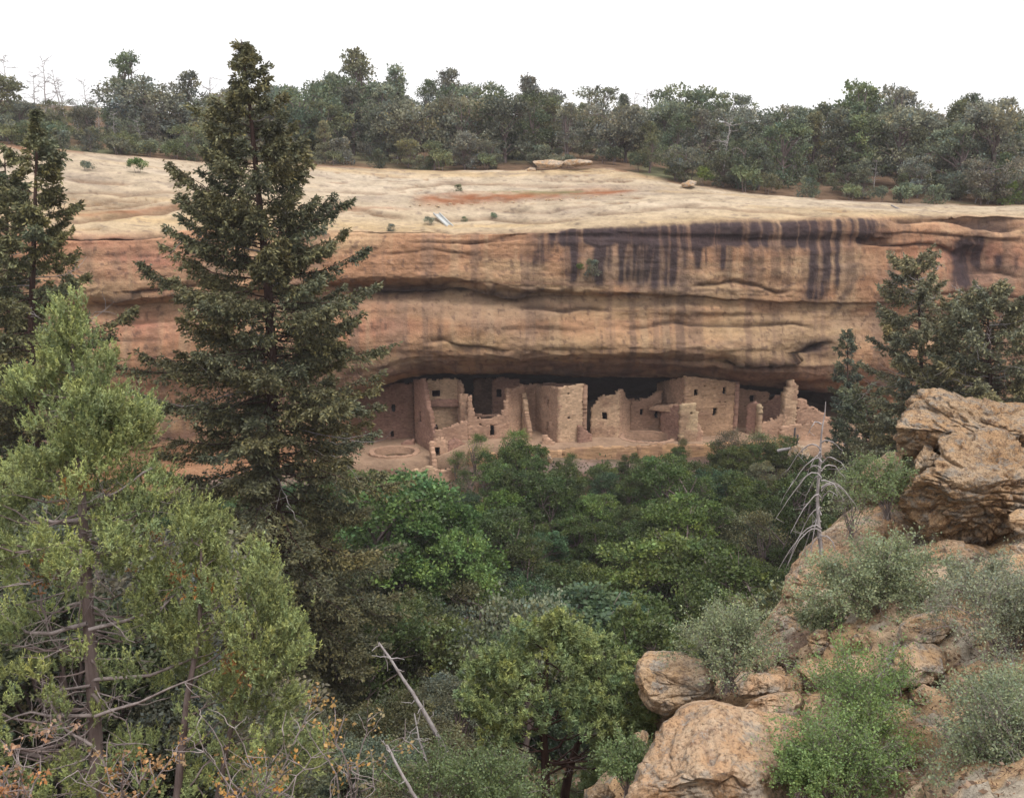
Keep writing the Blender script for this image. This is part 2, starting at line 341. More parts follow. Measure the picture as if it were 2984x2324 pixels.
mid = fbm(X * .45, Z * .8, Yg * .3, 4, .6); finer = fbm(X * 1.6, Z * 2.6, 5, 3, .6)
slab = fbm(X * .16 + 5, Z * .9 + 1.2 * warp, 77, 3); slab = np.floor(slab * 5) / 5 + sstep(0, .6, (slab * 5) % 1) / 5
disp = isface * (0.12 * stra + 0.09 * stra2 + 0.18 * lump + .13 * mid + .13 * finer + .16 * slab) - np.clip(grv * .72, 0, .9) * ((RV > .2) & (RV < 11.6))
tw = fbm(X * .04, Yg * .08, 7, 3)
ter = fbm(X * .025 + 3, Yg * .30 + tw * 1.5, 1, 4, .55)
led = np.abs(fbm(X * .05, Yg * .42 + tw * 2, 4, 3, .55))
crack = (1 - sstep(0.0, 0.05, led)) * (fbm(X * .11, Yg * .2, 11, 2) > -0.05)
disp += istop * (0.44 * ter + 0.14 * fbm(X * .5, Yg * .9, 2, 3) - 0.2 * crack)
disp += inner * 0.35 * fbm(X * .3, Yg * .3, Z * .5, 3) * (RV < 13.5)
disp += (RV < -0.5) * 0.5 * fbm(X * .06, Yg * .06, 5, 3)
sgn = np.where(nrm[..., 1:2] * 0 + (nrm @ np.array([0, -0.5, 0.85]))[..., None] < 0, -1, 1)
for (u_, v_, ru_, Y_) in ((1889, 1268, 72, 89.0), (1150, 1330, 62, 88.3)):
    kc = P(u_, v_, Y_); rr_ = ru_ / F * Y_
    G[..., 2] -= 1.5 * ((RV == 14) & (((G[..., 0] - kc[0]) / rr_) ** 2 + ((G[..., 1] - kc[1]) / (rr_ * .8)) ** 2 < 1.12))
nrm = np.where(((RV > 11.5) & (RV < 12.9))[..., None], nrm * 0, nrm * sgn)
G = G + nrm * disp[..., None]
# cliff colours: bleached top, tan face, pink patches, manganese streaks, soot
def lerp(a, b, t): return a + (np.asarray(b, float) - a) * np.asarray(t)[..., None]
col = np.zeros(G.shape) + np.array([0.45, 0.255, 0.15])
n_a = fbm(X * .07, Z * .35, 21, 4); n_b = fbm(X * .2, Z * .9 + warp, 31, 4); n_c = fbm(X * .03, Z * .2, 8, 3)
col = lerp(col, (0.50, 0.34, 0.205), sstep(-.1, .45, n_a)); col = lerp(col, (0.38, 0.20, 0.115), sstep(.0, .5, n_b) * .6)
pink = np.exp(-((UU - 420) / 200) ** 2 - ((VV - 740) / 60) ** 2) + np.exp(-((UU - 430) / 170) ** 2 - ((VV - 935) / 50) ** 2) + .75 * np.exp(-((UU - 1120) / 110) ** 2 - ((VV - 960) / 60) ** 2) + .7 * np.exp(-((UU - 2850) / 200) ** 2 - ((VV - 760) / 130) ** 2)
col = lerp(col, (0.50, 0.235, 0.165), np.clip(pink * (.7 + .9 * n_b), 0, .85))
pale = np.exp(-((UU - 1550) / 420) ** 2 - ((VV - 1000) / 34) ** 2) + .8 * np.exp(-((UU - 2200) / 300) ** 2 - ((VV - 960) / 30) ** 2) + .6 * np.exp(-((UU - 1500) / 500) ** 2 - ((VV - 915) / 20) ** 2)
col = lerp(col, (0.50, 0.345, 0.20), np.clip(pale * (.8 + .5 * n_b), 0, .8))
band = fbm(X * .03, Z * 2.6 + warp * 2, 12, 4, .65)
col = lerp(col, (0.25, 0.135, 0.085), isface * sstep(.16, .5, band) * .65)
# slickrock
top = np.zeros(G.shape) + np.array([0.50, 0.405, 0.295])
top = lerp(top, (0.54, 0.45, 0.345), sstep(-.2, .4, fbm(X * .06, Yg * .15, 41, 4)))
top = lerp(top, (0.50, 0.36, 0.20), sstep(.05, .5, fbm(X * .05, Yg * .22, 51, 4)) * .75)
top = lerp(top, (0.33, 0.27, 0.22), sstep(.12, .45, fbm(X * .14, Yg * .5, 61, 4)) * .55)
top = lerp(top, (0.26, 0.15, 0.085), crack * .8)
top = lerp(top, (0.50, 0.37, 0.215), sstep(1.1, 2.3, RV + .5 * n_a) * .5)
spk = fbm(X * 1.3, Yg * 2.2, 71, 3); top = lerp(top, (0.22, 0.17, 0.14), sstep(.34, .5, spk) * .6)
top = top * .93
edge = VV - 640 + 18 * n_a * 2
col = lerp(col, top, np.clip((1 - sstep(2.5, 3.6, RV + .5 * n_a)), 0, 1))
# red earth with thin grass on the slickrock
def streak(u0, v0, u1, v1, hw):
    t = np.clip((UU - u0) / (u1 - u0), 0, 1); vm = v0 + (v1 - v0) * t
    return np.exp(-((VV - vm) / (hw * (1.15 + .7 * fbm(X * .15, 3, 5, 2)))) ** 2) * sstep(u0 - 30, u0 + 30, UU) * (1 - sstep(u1 - 40, u1 + 30, UU))
dirt = np.clip(streak(1215, 588, 1500, 578, 13) + streak(1480, 578, 1850, 555, 9) + .8 * streak(160, 622, 480, 604, 6) + .6 * streak(480, 604, 560, 592, 4) + .6 * streak(900, 600, 1200, 612, 3), 0, 1)
istp = (RV < 3.2) & (RV >= -0.2)
col = lerp(col, (0.27, 0.115, 0.06), np.clip(dirt * (.8 + .6 * fbm(X * .7, Yg, 2, 3)), 0, 1) * istp)
grs = np.clip(streak(1400, 562, 1720, 562, 6), 0, 1) * (fbm(X * .6, Yg * .8, 3, 3) > -.1)
col = lerp(col, (0.20, 0.20, 0.10), grs * .7 * istp)
col = lerp(col, (0.24, 0.12, 0.07), sstep(0.16, -0.05, RV) * istp * (.4 + .6 * (fbm(X * .2, Yg * .3, 6, 3) > 0)) * .8)
# manganese streaks and other dark marks
stv = np.zeros(UU.shape)
wv = 3.5 * fbm(X * .35, Z * .35, 81, 3); UUw = UU + wv + 9 * fbm(X * 1.6, Z * .35, 83, 3)
for (ut, ub, hw, v0, v1, s_) in [(1590, 1565, 20, 690, 792, .85), (1612, 1605, 12, 690, 740, .6), (1680, 1668, 16, 690, 835, .9), (1700, 1690, 8, 690, 800, .6), (1752, 1748, 17, 690, 845, 1), (1775, 1772, 7, 690, 800, .6),
                                 (1815, 1806, 12, 690, 840, .8), (1850, 1835, 16, 690, 830, .9), (1885, 1868, 20, 690, 850, 1), (1925, 1905, 20, 690, 855, .9), (1960, 1945, 24, 690, 850, 1.05), (2000, 1996, 13, 690, 800, .8), (2035, 2030, 10, 690, 800, .7), (2060, 2055, 5, 690, 790, .5),
                                 (2104, 2100, 17, 680, 800, 1), (2130, 2126, 8, 690, 800, .6), (2215, 2212, 6, 690, 795, .55), (2285, 2280, 8, 690, 760, .7), (2305, 2300, 5, 700, 790, .4),
                                 (2400, 2370, 34, 660, 885, 1.3), (2370, 2345, 12, 780, 880, .8), (2440, 2436, 16, 690, 850, .75), (2470, 2462, 12, 690, 840, .7), (2490, 2440, 12, 800, 900, .7), (2470, 2420, 10, 840, 925, .7),
                                 (2330, 2230, 9, 820, 860, .6), (2300, 2180, 9, 820, 868, .5), (1560, 1520, 8, 900, 1060, .25), (1600, 1560, 10, 940, 1080, .3),
                                 (2830, 2815, 34, 700, 850, 1.1), (2870, 2860, 20, 690, 800, 1.0), (2920, 2918, 10, 740, 800, .7), (2960, 2958, 8, 740, 800, .6), (2790, 2775, 10, 780, 860, .7),
                                 (340, 340, 22, 730, 800, .25), (420, 425, 14, 730, 830, .2), (560, 560, 20, 730, 830, .25), (370, 372, 12, 980, 1120, .25), (400, 402, 8, 960, 1150, .3), (300, 300, 10, 950, 1100, .2)]:
    t = np.clip((VV - v0) / (v1 - v0), 0, 1); um = ut + (ub - ut) * t
    e = np.exp(-(np.abs(UUw - um) / (1.2 * hw * (1.1 - .4 * t))) ** 2.6) * sstep(v0 - 12, v0 + 12, VV) * (1 - sstep(v1 - 30, v1 + 6, VV))
    stv = np.maximum(stv, e * s_)
topb = np.interp(UU, [1520, 1580, 1800, 2000, 2150, 2180, 2200, 2380, 2520, 2640], [0, .75, .95, 1, 1, .3, 1, 1, .75, 0])
bt = np.interp(UU, [1520, 1800, 2050, 2300, 2550], [668, 656, 646, 640, 638]); bb = np.interp(UU, [1520, 1800, 2050, 2300, 2550], [704, 720, 722, 724, 706])
n_d = fbm(X * .5, Z * .8, 91, 4)
stv = np.clip(stv * 1.15, 0, 1)
e = sstep(bt - 14, bt + 8, VV + 14 * n_d) * (1 - sstep(bb - 8, bb + 14, VV + 20 * fbm(X * .6, 1, 4, 3))) * topb
stv = np.maximum(stv, e * (1.15 + .25 * n_d))
fine = fbm(X * 2.2, Z * .12, 95, 3)
stv = stv * np.clip(1.0 + 1.1 * (fine - .05), .25, 1.25) 
faint = np.clip(sstep(1500, 1650, UU) * (1 - sstep(2480, 2560, UU)) * sstep(690, 715, VV) * (1 - sstep(790, 850, VV)) * sstep(.0, .35, fbm(X * 1.1, Z * .06, 99, 3)) * .5, 0, 1)
stv = np.maximum(stv, faint)
wash = sstep(.15, .5, fbm(X * .7, Z * .05, 199, 3)) * isface * .35
dark2 = np.exp(-((UU - 1200) / 130) ** 2 - ((VV - 845) / 20) ** 2) * .8 + np.exp(-((UU - 2385) / 60) ** 2 - ((VV - 1015) / 26) ** 2) + .7 * np.exp(-((UU - 2890) / 90) ** 2 - ((VV - 648) / 16) ** 2) + .6 * np.exp(-((UU - 2260) / 45) ** 2 - ((VV - 910) / 30) ** 2) + .6 * np.exp(-((UU - 2220) / 380) ** 2 - ((VV - 1075) / 12) ** 2) + .4 * np.exp(-((UU - 1560) / 60) ** 2 - ((VV - 1050) / 50) ** 2)  # broad soft dark patches, several centred on the face's hollows
stv = np.clip(np.maximum(stv, np.maximum(wash, dark2 * (.7 + .6 * n_d))), 0, 1) * isface
vw = fbm(X * .9, Z * .07, 301, 4, .6) * isface; col = lerp(col, (0.27, 0.175, 0.125), sstep(.08, .45, vw) * .7); col = lerp(col, (0.50, 0.36, 0.23), sstep(.1, .5, -vw) * .5)
grey = sstep(.05, .4, fbm(X * .09, Z * .5, 311, 4)) * isface; col = lerp(col, (0.36, 0.25, 0.18), grey * .5)
und = isface * sstep(9.1, 10.3, RV); col = lerp(col, (0.27, 0.155, 0.11), und * sstep(-.1, .3, fbm(X * .25 + Z * .2, Z * 1.4, 321, 4)) * .8); col = lerp(col, (0.17, 0.09, 0.08), und * sstep(.1, .35, fbm(X * .5 + Z * .5, Z * .5, 331, 4)) * .6)  # darker mottling along the brow's underside
spf = fbm(X * 2.4, Z * 2.4, 341, 3); col = lerp(col, (0.16, 0.10, 0.08), isface * sstep(.3, .5, spf) * .6)
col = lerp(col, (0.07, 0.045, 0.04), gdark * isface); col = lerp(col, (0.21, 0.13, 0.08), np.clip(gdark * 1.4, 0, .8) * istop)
col = lerp(col, (0.052, 0.040, 0.047), np.clip(stv, 0, .93))
# soot on the ceiling and back wall, dusty floor, forest soil on the mesa
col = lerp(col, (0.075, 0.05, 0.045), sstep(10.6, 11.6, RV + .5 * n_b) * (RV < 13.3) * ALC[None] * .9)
col = lerp(col, (0.36, 0.245, 0.17), (RV >= 13.9) * 1.0 * sstep(.05, .3, ALC)[None])
soil = np.zeros(G.shape) + np.array([0.16, 0.105, 0.07]); soil = lerp(soil, (0.13, 0.13, 0.075), sstep(-.1, .3, fbm(X * .1, Yg * .1, 2, 3)))
col = lerp(col, soil, (RV < -0.2) * 1.0)
idx = np.arange(G.shape[0] * nc_).reshape(G.shape[0], nc_)
Qc = np.stack([idx[:-1, :-1], idx[:-1, 1:], idx[1:, 1:], idx[1:, :-1]], -1).reshape(-1, 4)
nplat = 48
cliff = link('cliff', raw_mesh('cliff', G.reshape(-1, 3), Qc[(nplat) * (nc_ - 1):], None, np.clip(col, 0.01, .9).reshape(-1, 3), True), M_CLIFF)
tag(cliff, 'banded sandstone cliff with bleached slickrock top and deep alcove', 'cliff', kind='structure')
mesa = link('mesa_ground', raw_mesh('mesa_ground', G[:nplat + 1].reshape(-1, 3), Qc[:nplat * (nc_ - 1)], None, col[:nplat + 1].reshape(-1, 3), True), M_SOIL)
tag(mesa, 'red brown soil of the wooded mesa top behind the slickrock', 'ground', kind='structure')
GP = G[:nplat + 1]
def mesa_z(x, y):                                    # height of the mesa top under a tree
    u = (px(np.array([x, y, 0.0]))[0]) / K
    u = 1492 / K + x / y * F / K / 1.02
    j = int(np.clip(np.searchsorted(uu, u), 1, nc_ - 1))
    ys = GP[::-1, j, 1]; return float(np.interp(y, ys, GP[::-1, j, 2]))
def slick(u, v):                                      # point of the cliff mesh seen at a photo pixel
    j = int(np.clip(np.searchsorted(uu, u / K), 0, nc_ - 1)); sub = G[nplat:nplat + 200, j]
    pv = px(sub)[:, 1]; i = int(np.argmin(np.abs(pv - v))); return sub[i]

# ------------------------------------------------------------------ canyon ground (structure): radial basis surface through surveyed points
CP = [(x, 84.9, -27.7) for x in (-40, -25, -12, -7)] + [(x, 85, -26.3) for x in (0, 6, 12, 18, 25, 32)] + [(x, 81.5, -27.3) for x in (0, 12, 25)] + [(x, 78, -29.5) for x in (-30, -12)] + [(x, 77, -29.0) for x in (0, 12, 25)] + \
     [(x, 68, -31) for x in (-25, -8, 5, 18)] + [(x, 57, -32) for x in (-12, 0, 10)] + [(20, 57, -30), (4, 46, -30.5), (12, 46, -29), (-12, 40, -26), (-22, 45, -26), (-6, 33, -24.5),
     (-40, 62, -27), (-62, 75, -22), (-75, 60, -15), (-45, 40, -18), (0, 32, -24.5), (0, 22, -18.5), (0, 14, -12.5), (0, 8, -8), (0, 3, -3), (-4, 11, -10.5), (-9, 12, -10.5), (-16, 14, -10), (-5, 5, -5.5), (-20, 25, -15), (-40, 20, -10),
     (3.2, 10, -8.3), (4.5, 13, -8.6), (2.2, 13.5, -9.6), (6.5, 11, -6.9), (7.6, 14, -7.5), (9, 17, -7.6), (13, 20, -6.8), (5.6, 17, -8.8), (4.0, 18.5, -12), (2.0, 17, -13), (6.5, 21, -11), (9, 24, -9.5), (15, 30, -13), (7, 28, -19), (24, 40, -18), (24, 50, -23.5), (33, 64, -26), (42, 78, -25), (45, 90, -25), (20, 15, -4), (30, 25, -5), (60, 60, -15), (70, 90, -18), (5, 5, -4.5), (10, 6, -3.5), (2.2, 1.5, -2)]
CP = np.array(CP, float)
def _rb(d): return np.sqrt(d * d + 1.0)
_A = _rb(np.linalg.norm(CP[:, None, :2] - CP[None, :, :2], axis=-1)); _n = len(CP)
_M = np.zeros((_n + 3, _n + 3)); _M[:_n, :_n] = _A + np.eye(_n) * -0.02; _M[:_n, _n] = 1; _M[:_n, _n + 1:] = CP[:, :2]; _M[_n, :_n] = 1; _M[_n + 1:, :_n] = CP[:, :2].T
_W = np.linalg.solve(_M, np.concatenate([CP[:, 2], [0, 0, 0]]))
def gz(x, y):
    x = np.asarray(x, float); y = np.asarray(y, float); sh = x.shape
    q = np.stack([x.ravel(), y.ravel()], -1); r = np.zeros(len(q))
    for s_ in range(0, len(q), 20000):
        qq = q[s_:s_ + 20000]; r[s_:s_ + 20000] = _rb(np.linalg.norm(qq[:, None] - CP[None, :, :2], axis=-1)) @ _W[:_n] + _W[_n] + qq @ _W[_n + 1:]
    r = r.reshape(sh)
    return r + 0.25 * fbm(x * .25, y * .25, 2, 4) * np.clip(y / 20, .3, 1.5)
def gz1(x, y): return float(gz(np.array([x]), np.array([y]))[0])
def ground_patch(name, x0, x1, nx, y0, y1, ny, label):
    gx = np.linspace(x0, x1, nx); gy = y0 + (y1 - y0) * np.linspace(0, 1, ny) ** 1.7
    GX, GY = np.meshgrid(gx, gy); GZ = gz(GX, GY)
    c = np.zeros((*GX.shape, 3)) + np.array([0.15, 0.085, 0.055])
    c = lerp(c, (0.23, 0.155, 0.11), sstep(-.1, .35, fbm(GX * .8, GY * .8, 4, 4))); c = lerp(c, (0.085, 0.085, 0.04), sstep(.0, .35, fbm(GX * .3, GY * .3, 14, 4)) * .8)
    c = lerp(c, (0.30, 0.23, 0.19), sstep(.15, .4, fbm(GX * 2, GY * 2, 24, 3)) * .6)
    path = np.exp(-((GY - 83.3) / 1.2) ** 2); c = lerp(c, (0.27, 0.20, 0.17), path)
    i = np.arange(nx * ny).reshape(ny, nx); q = np.stack([i[:-1, :-1], i[:-1, 1:], i[1:, 1:], i[1:, :-1]], -1).reshape(-1, 4)
    o = link(name, raw_mesh(name, np.stack([GX, GY, GZ], -1).reshape(-1, 3), q, None, c.reshape(-1, 3), True), M_SOIL)
    return tag(o, label, 'ground', kind='structure')
ground_patch('canyon_ground', -90, 95, 330, 1.2, 90, 330, 'brown soil and leaf litter of the canyon slopes')

def rocky_z(x, y):
    b_ = gz(x, y); r1 = fbm(x * .55 + 3, y * .55, 8, 5, .55); r2 = fbm(x * 2.2, y * 2.2, 5, 4, .6); q_ = r1 * 3.2 + .25 * r2; stp = np.floor(q_) + sstep(.0, .35, q_ - np.floor(q_))
    return b_ + .02 + (.26 * np.clip(stp + 1.0, 0, 4) + .10 * r2) * sstep(.05, .11, x / y) , stp, r2
gx, gy = np.meshgrid(np.linspace(.6, 17, 300), np.linspace(7, 26, 330)); rz_, stp_, r2_ = rocky_z(gx, gy)
rc = np.zeros((*gx.shape, 3)) + np.array([.50, .34, .20]); rc = lerp(rc, (.58, .45, .32), sstep(-.1, .35, fbm(gx * .9, gy * .9, 33, 4))); rc = lerp(rc, (.30, .20, .13), sstep(.0, .4, r2_) * .7); rc = lerp(rc, (.40, .38, .33), sstep(.12, .3, fbm(gx * 3, gy * 3, 35, 4)) * .7); rc = lerp(rc, (.19, .125, .09), (stp_ < -.6) * .85)
ii = np.arange(gx.size).reshape(gx.shape); M_ROCKY = attr_rock('rocky_slope', 0.9, 0.06, (1.5, 6.0, 24.0), 0.4)
tag(link('rocky_slope', raw_mesh('rocky_slope', np.stack([gx, gy, rz_], -1).reshape(-1, 3), np.stack([ii[:-1, :-1], ii[:-1, 1:], ii[1:, 1:], ii[1:, :-1]], -1).reshape(-1, 4), None, np.clip(rc, .02, .8).reshape(-1, 3), True), M_ROCKY), 'stepped bare sandstone and soil of the near slope at right', 'ground', kind='structure')

# ------------------------------------------------------------------ masonry
def wall(parent, name, u0, Y0, u1, Y1, top, zb, wins=(), thick=0.42, cs=0.22, chh=0.12, tint=(0.36, 0.235, 0.15), jag=0.14, seed=0, label=None, back_to=None):
    rng = np.random.default_rng(seed + int(u0 * 7 + u1))
    x0 = (u0 - 1492) / F / yc(1200) * Y0; x1 = (u1 - 1492) / F / yc(1200) * Y1
    d = np.array([x1 - x0, Y1 - Y0]); L = np.hypot(*d)
    nrm_ = np.array([-d[1], d[0]]) / L
    mid = np.array([(x0 + x1) / 2, (Y0 + Y1) / 2])
    if nrm_ @ mid < 0: nrm_ = -nrm_
    def s_of(u, v):
        k = (u - 1492) / F / yc(v); return (k * Y0 - x0) / (d[0] - k * d[1])
    def z_of(s, v): return zat(v, Y0 + s * (Y1 - Y0))
    tS = np.array([t[0] for t in top]); tZ = np.array([z_of(t[0], t[1]) for t in top])
    W = []
    for (u, v, ww, hh) in wins:
        sa, sb = sorted((s_of(u - ww / 2, v), s_of(u + ww / 2, v))); sm_ = (sa + sb) / 2
        W.append((sa, sb, z_of(sm_, v + hh / 2), z_of(sm_, v - hh / 2)))
    ns = max(2, int(round(L / cs))); sl = list(np.linspace(0, 1, ns + 1))
    zt = tZ.max() + 0.3; nz = max(2, int(round((zt - zb) / chh))); zl = list(np.linspace(zb, zt, nz + 1))
    def snap(lines, vals, tol):
        lines = [l for l in lines if all(abs(l - v) > tol for v in vals)] + list(vals); return np.array(sorted(set(lines)))
    sl = snap(sl, [q for w_ in W for q in w_[:2]], 0.4 / ns); zl = snap(zl, [q for w_ in W for q in w_[2:]], 0.4 * chh)
    smid = (sl[:-1] + sl[1:]) / 2; zmid = (zl[:-1] + zl[1:]) / 2
    tj = np.interp(smid, tS, tZ) + jag * (1.6 * fbm(smid * L * .9, u0 * .37, seed, 3) * 1.6 + .35 * rng.normal(0, 1, len(smid)))
    keep = zmid[:, None] < tj[None]; keep[0] = True
    for (sa, sb, za, zbb) in W:
        keep &= ~((smid[None] > sa) & (smid[None] < sb) & (zmid[:, None] > za) & (zmid[:, None] < zbb))
    nzv, nsv = len(zl), len(sl)
    S, ZZ = np.meshgrid(sl, zl)
    jit = rng.normal(0, 0.022, S.shape); js = rng.normal(0, 0.03, S.shape) / L; jz = rng.normal(0, 0.02, S.shape)
    ends = (S == 0) | (S == 1); js = np.where(ends, rng.normal(0, .05, S.shape) / L, js)
    def pos(off):
        s = S + js
        return np.stack([x0 + s * d[0] + nrm_[0] * off, Y0 + s * d[1] + nrm_[1] * off, ZZ + jz], -1)
    Vf = pos(jit); Vb = pos(thick + jit * .5)
    V = np.concatenate([Vf.reshape(-1, 3), Vb.reshape(-1, 3)]); n1 = nzv * nsv
    idn = np.arange(n1).reshape(nzv, nsv)
    a, b, c, e = idn[:-1, :-1], idn[:-1, 1:], idn[1:, 1:], idn[1:, :-1]
    kp = np.pad(keep, 1, constant_values=False)
    cc = rng.normal(1, 0.10, keep.shape)
    xx = np.interp(smid, [0, 1], [0, L])
    pl_ = fbm(xx[None] * .5 + u0, zmid[:, None] * .6, 3, 3)
    base = np.zeros((*keep.shape, 3)) + np.asarray(tint)
    base = lerp(base, (0.31, 0.185, 0.13), sstep(0, .4, pl_) * .6); base = lerp(base, np.asarray(tint) * 1.14, sstep(.05, .4, -pl_) * .7)
    base = base * cc[..., None]
    Q = []; CL = []
    def addf(mask, *ix):
        q = np.stack([i[mask] for i in ix], -1); Q.append(q); CL.append(base[mask])
    addf(keep, a, b, c, e); addf(keep, e + n1, c + n1, b + n1, a + n1)
    addf(keep & ~kp[2:, 1:-1], e, c, c + n1, e + n1); addf(keep & ~kp[:-2, 1:-1], a + n1, b + n1, b, a)
    addf(keep & ~kp[1:-1, :-2], a, e, e + n1, a + n1); addf(keep & ~kp[1:-1, 2:], b + n1, c + n1, c, b)
    Q = np.concatenate(Q); CL = np.repeat(np.concatenate(CL), 4, 0)
    o = link(name, raw_mesh(name, V, Q, None, np.clip(CL, .02, .8), False, True), M_WALL, parent)
    if label: o['label'] = label
    for (sa, sb, za, zbb) in W:                       # recess of each opening, room shade painted near-black over soot
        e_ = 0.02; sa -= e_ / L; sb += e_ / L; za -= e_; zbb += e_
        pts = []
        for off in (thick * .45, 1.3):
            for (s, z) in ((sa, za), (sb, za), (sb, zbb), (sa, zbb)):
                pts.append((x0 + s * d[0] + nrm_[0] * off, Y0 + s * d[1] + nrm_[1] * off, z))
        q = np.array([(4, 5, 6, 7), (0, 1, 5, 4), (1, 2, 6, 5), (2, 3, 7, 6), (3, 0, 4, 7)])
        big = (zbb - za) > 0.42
        link('window' if big else 'vent_hole', raw_mesh('window', np.array(pts), q), M_SOOT_SHADE, o)
    return o
def bld(name, label, cat='ruin', group='cliff dwelling ruins in the alcove'): return thing(name, label, cat, group=group)
PLA = (0.43, 0.275, 0.195); STO = (0.46, 0.30, 0.21); SHD = (0.36, 0.215, 0.165); BRI = (0.53, 0.37, 0.25)  # SHD: masonry tone darkened, shade put into the wall colour
ZF = -26.9
b = bld('ruined_house', 'shadowed block of rooms with small windows at the alcove\'s left end, behind the fir')
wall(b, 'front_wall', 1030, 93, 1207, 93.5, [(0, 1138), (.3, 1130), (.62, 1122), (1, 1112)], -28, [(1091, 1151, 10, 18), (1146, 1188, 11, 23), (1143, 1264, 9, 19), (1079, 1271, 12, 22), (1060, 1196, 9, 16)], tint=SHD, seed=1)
b = bld('garden_wall', 'low rounded stub of wall at the foot of the shadowed left rooms', 'wall')
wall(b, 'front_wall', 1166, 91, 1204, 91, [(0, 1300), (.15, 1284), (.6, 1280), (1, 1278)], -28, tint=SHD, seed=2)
b = bld('broken_tower', 'tall tower with its front fallen away, an oval hole in the inner wall', 'tower')
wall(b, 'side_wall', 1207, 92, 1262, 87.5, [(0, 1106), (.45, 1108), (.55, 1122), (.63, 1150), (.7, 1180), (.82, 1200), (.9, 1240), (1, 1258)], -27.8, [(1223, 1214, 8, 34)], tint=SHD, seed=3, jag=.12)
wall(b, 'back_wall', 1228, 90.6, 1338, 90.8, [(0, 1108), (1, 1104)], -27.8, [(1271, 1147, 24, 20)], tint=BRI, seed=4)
wall(b, 'side_wall', 1332, 90.9, 1362, 88, [(0, 1106), (.25, 1120), (.4, 1150), (.6, 1180), (.8, 1215), (1, 1232)], -27.8, tint=STO, seed=5)
wall(b, 'floor_ledge', 1240, 90.3, 1338, 90.3, [(0, 1168), (1, 1162)], zat(1185, 90.3), tint=SHD, seed=6, thick=.25, jag=.05)
wall(b, 'front_wall', 1262, 87.5, 1363, 88, [(0, 1262), (.1, 1250), (.5, 1241), (1, 1233)], -27.9, [(1272, 1250, 8, 7)], tint=PLA, seed=7)
b = bld('ruined_doorway', 'broken stub of wall with a small doorway in front of the open tower', 'ruin')
wall(b, 'front_wall', 1250, 85.6, 1304, 85.8, [(0, 1290), (.15, 1284), (.7, 1281), (1, 1283)], -28.4, [(1274, 1318, 16, 28)], tint=STO, seed=8)
wall(b, 'side_wall', 1250, 85.6, 1258, 83.8, [(0, 1290), (.5, 1320), (1, 1355)], -29.2, tint=STO, seed=9)
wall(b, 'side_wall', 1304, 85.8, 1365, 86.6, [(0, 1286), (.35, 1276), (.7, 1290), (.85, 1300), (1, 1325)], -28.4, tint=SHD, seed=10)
b = bld('middle_house', 'low middle house with a tall doorway and a gap in its upper wall', 'house')
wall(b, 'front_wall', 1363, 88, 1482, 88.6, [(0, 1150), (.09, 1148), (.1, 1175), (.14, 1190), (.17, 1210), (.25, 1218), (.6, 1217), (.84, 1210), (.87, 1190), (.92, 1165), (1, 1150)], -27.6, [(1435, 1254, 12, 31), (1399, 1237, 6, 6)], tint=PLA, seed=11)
wall(b, 'upper_wall', 1340, 88.9, 1375, 88.6, [(0, 1149), (.6, 1148), (.9, 1180), (1, 1205)], -24.5, tint=STO, seed=12)
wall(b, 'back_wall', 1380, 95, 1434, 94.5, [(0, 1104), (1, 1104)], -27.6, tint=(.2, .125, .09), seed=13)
wall(b, 'back_wall', 1434, 93, 1514, 93, [(0, 1105), (1, 1104)], -27.6, [(1454, 1146, 15, 25)], tint=SHD, seed=14)
wall(b, 'roof_beam', 1378, 89.6, 1462, 89.8, [(0, 1204), (.5, 1209), (1, 1203)], zat(1217, 89.6), tint=(.25, .16, .12), seed=15, thick=.3, jag=.03)
b = bld('wing_house', 'recessed wing with a broken cross wall left of the flat fronted tower', 'house')
wall(b, 'front_wall', 1480, 88.8, 1530, 90.6, [(0, 1135), (.2, 1130), (.6, 1128), (1, 1126)], -27.6, tint=STO, seed=16)
wall(b, 'cross_wall', 1520, 90.4, 1539, 87.6, [(0, 1147), (.25, 1160), (.5, 1200), (.8, 1230), (1, 1255)], -27.6, tint=BRI, seed=17)
wall(b, 'back_wall', 1524, 91.6, 1568, 91.8, [(0, 1127), (.5, 1124), (1, 1124)], -27.6, tint=PLA, seed=18)
b = bld('flat_front_tower', 'tall tower with a bright flat front and two small round holes', 'tower')
wall(b, 'front_wall', 1626, 87, 1698, 87.6, [(0, 1133), (.1, 1128), (.6, 1124), (1, 1121)], -27.6, [(1657, 1147, 7, 6), (1657, 1218, 7, 6)], tint=BRI, seed=19, jag=.06)
wall(b, 'side_wall', 1560, 91.8, 1626, 87, [(0, 1124), (.6, 1124), (1, 1130)], -27.6, [(1596, 1176, 6, 22), (1595, 1243, 6, 26)], tint=PLA, seed=20, jag=.06)
wall(b, 'side_wall', 1698, 87.6, 1690, 92, [(0, 1121), (1, 1118)], -27.6, tint=PLA, seed=21, jag=.06)
wall(b, 'back_wall', 1570, 92.2, 1690, 92.4, [(0, 1119), (1, 1117)], -27.6, tint=SHD, seed=22, jag=.06)
wall(b, 'buttress', 1580, 86.6, 1640, 85.8, [(0, 1270), (.2, 1272), (.5, 1290), (1, 1312)], -28.2, tint=STO, seed=23)
wall(b, 'buttress', 1690, 86.9, 1726, 87.6, [(0, 1240), (.4, 1252), (1, 1268)], -28, tint=SHD, seed=24)
b = bld('rounded_ruin', 'round topped wall with one square window right of the bright tower', 'ruin')
wall(b, 'front_wall', 1722, 89, 1806, 89, [(0, 1196), (.1, 1178), (.25, 1160), (.4, 1152), (.85, 1150), (.9, 1138), (1, 1136)], -27.4, [(1762, 1212, 14, 22)], tint=BRI, seed=25)
wall(b, 'side_wall', 1806, 89, 1838, 91.5, [(0, 1136), (.3, 1140), (.5, 1158), (1, 1166)], -27.4, tint=STO, seed=26)
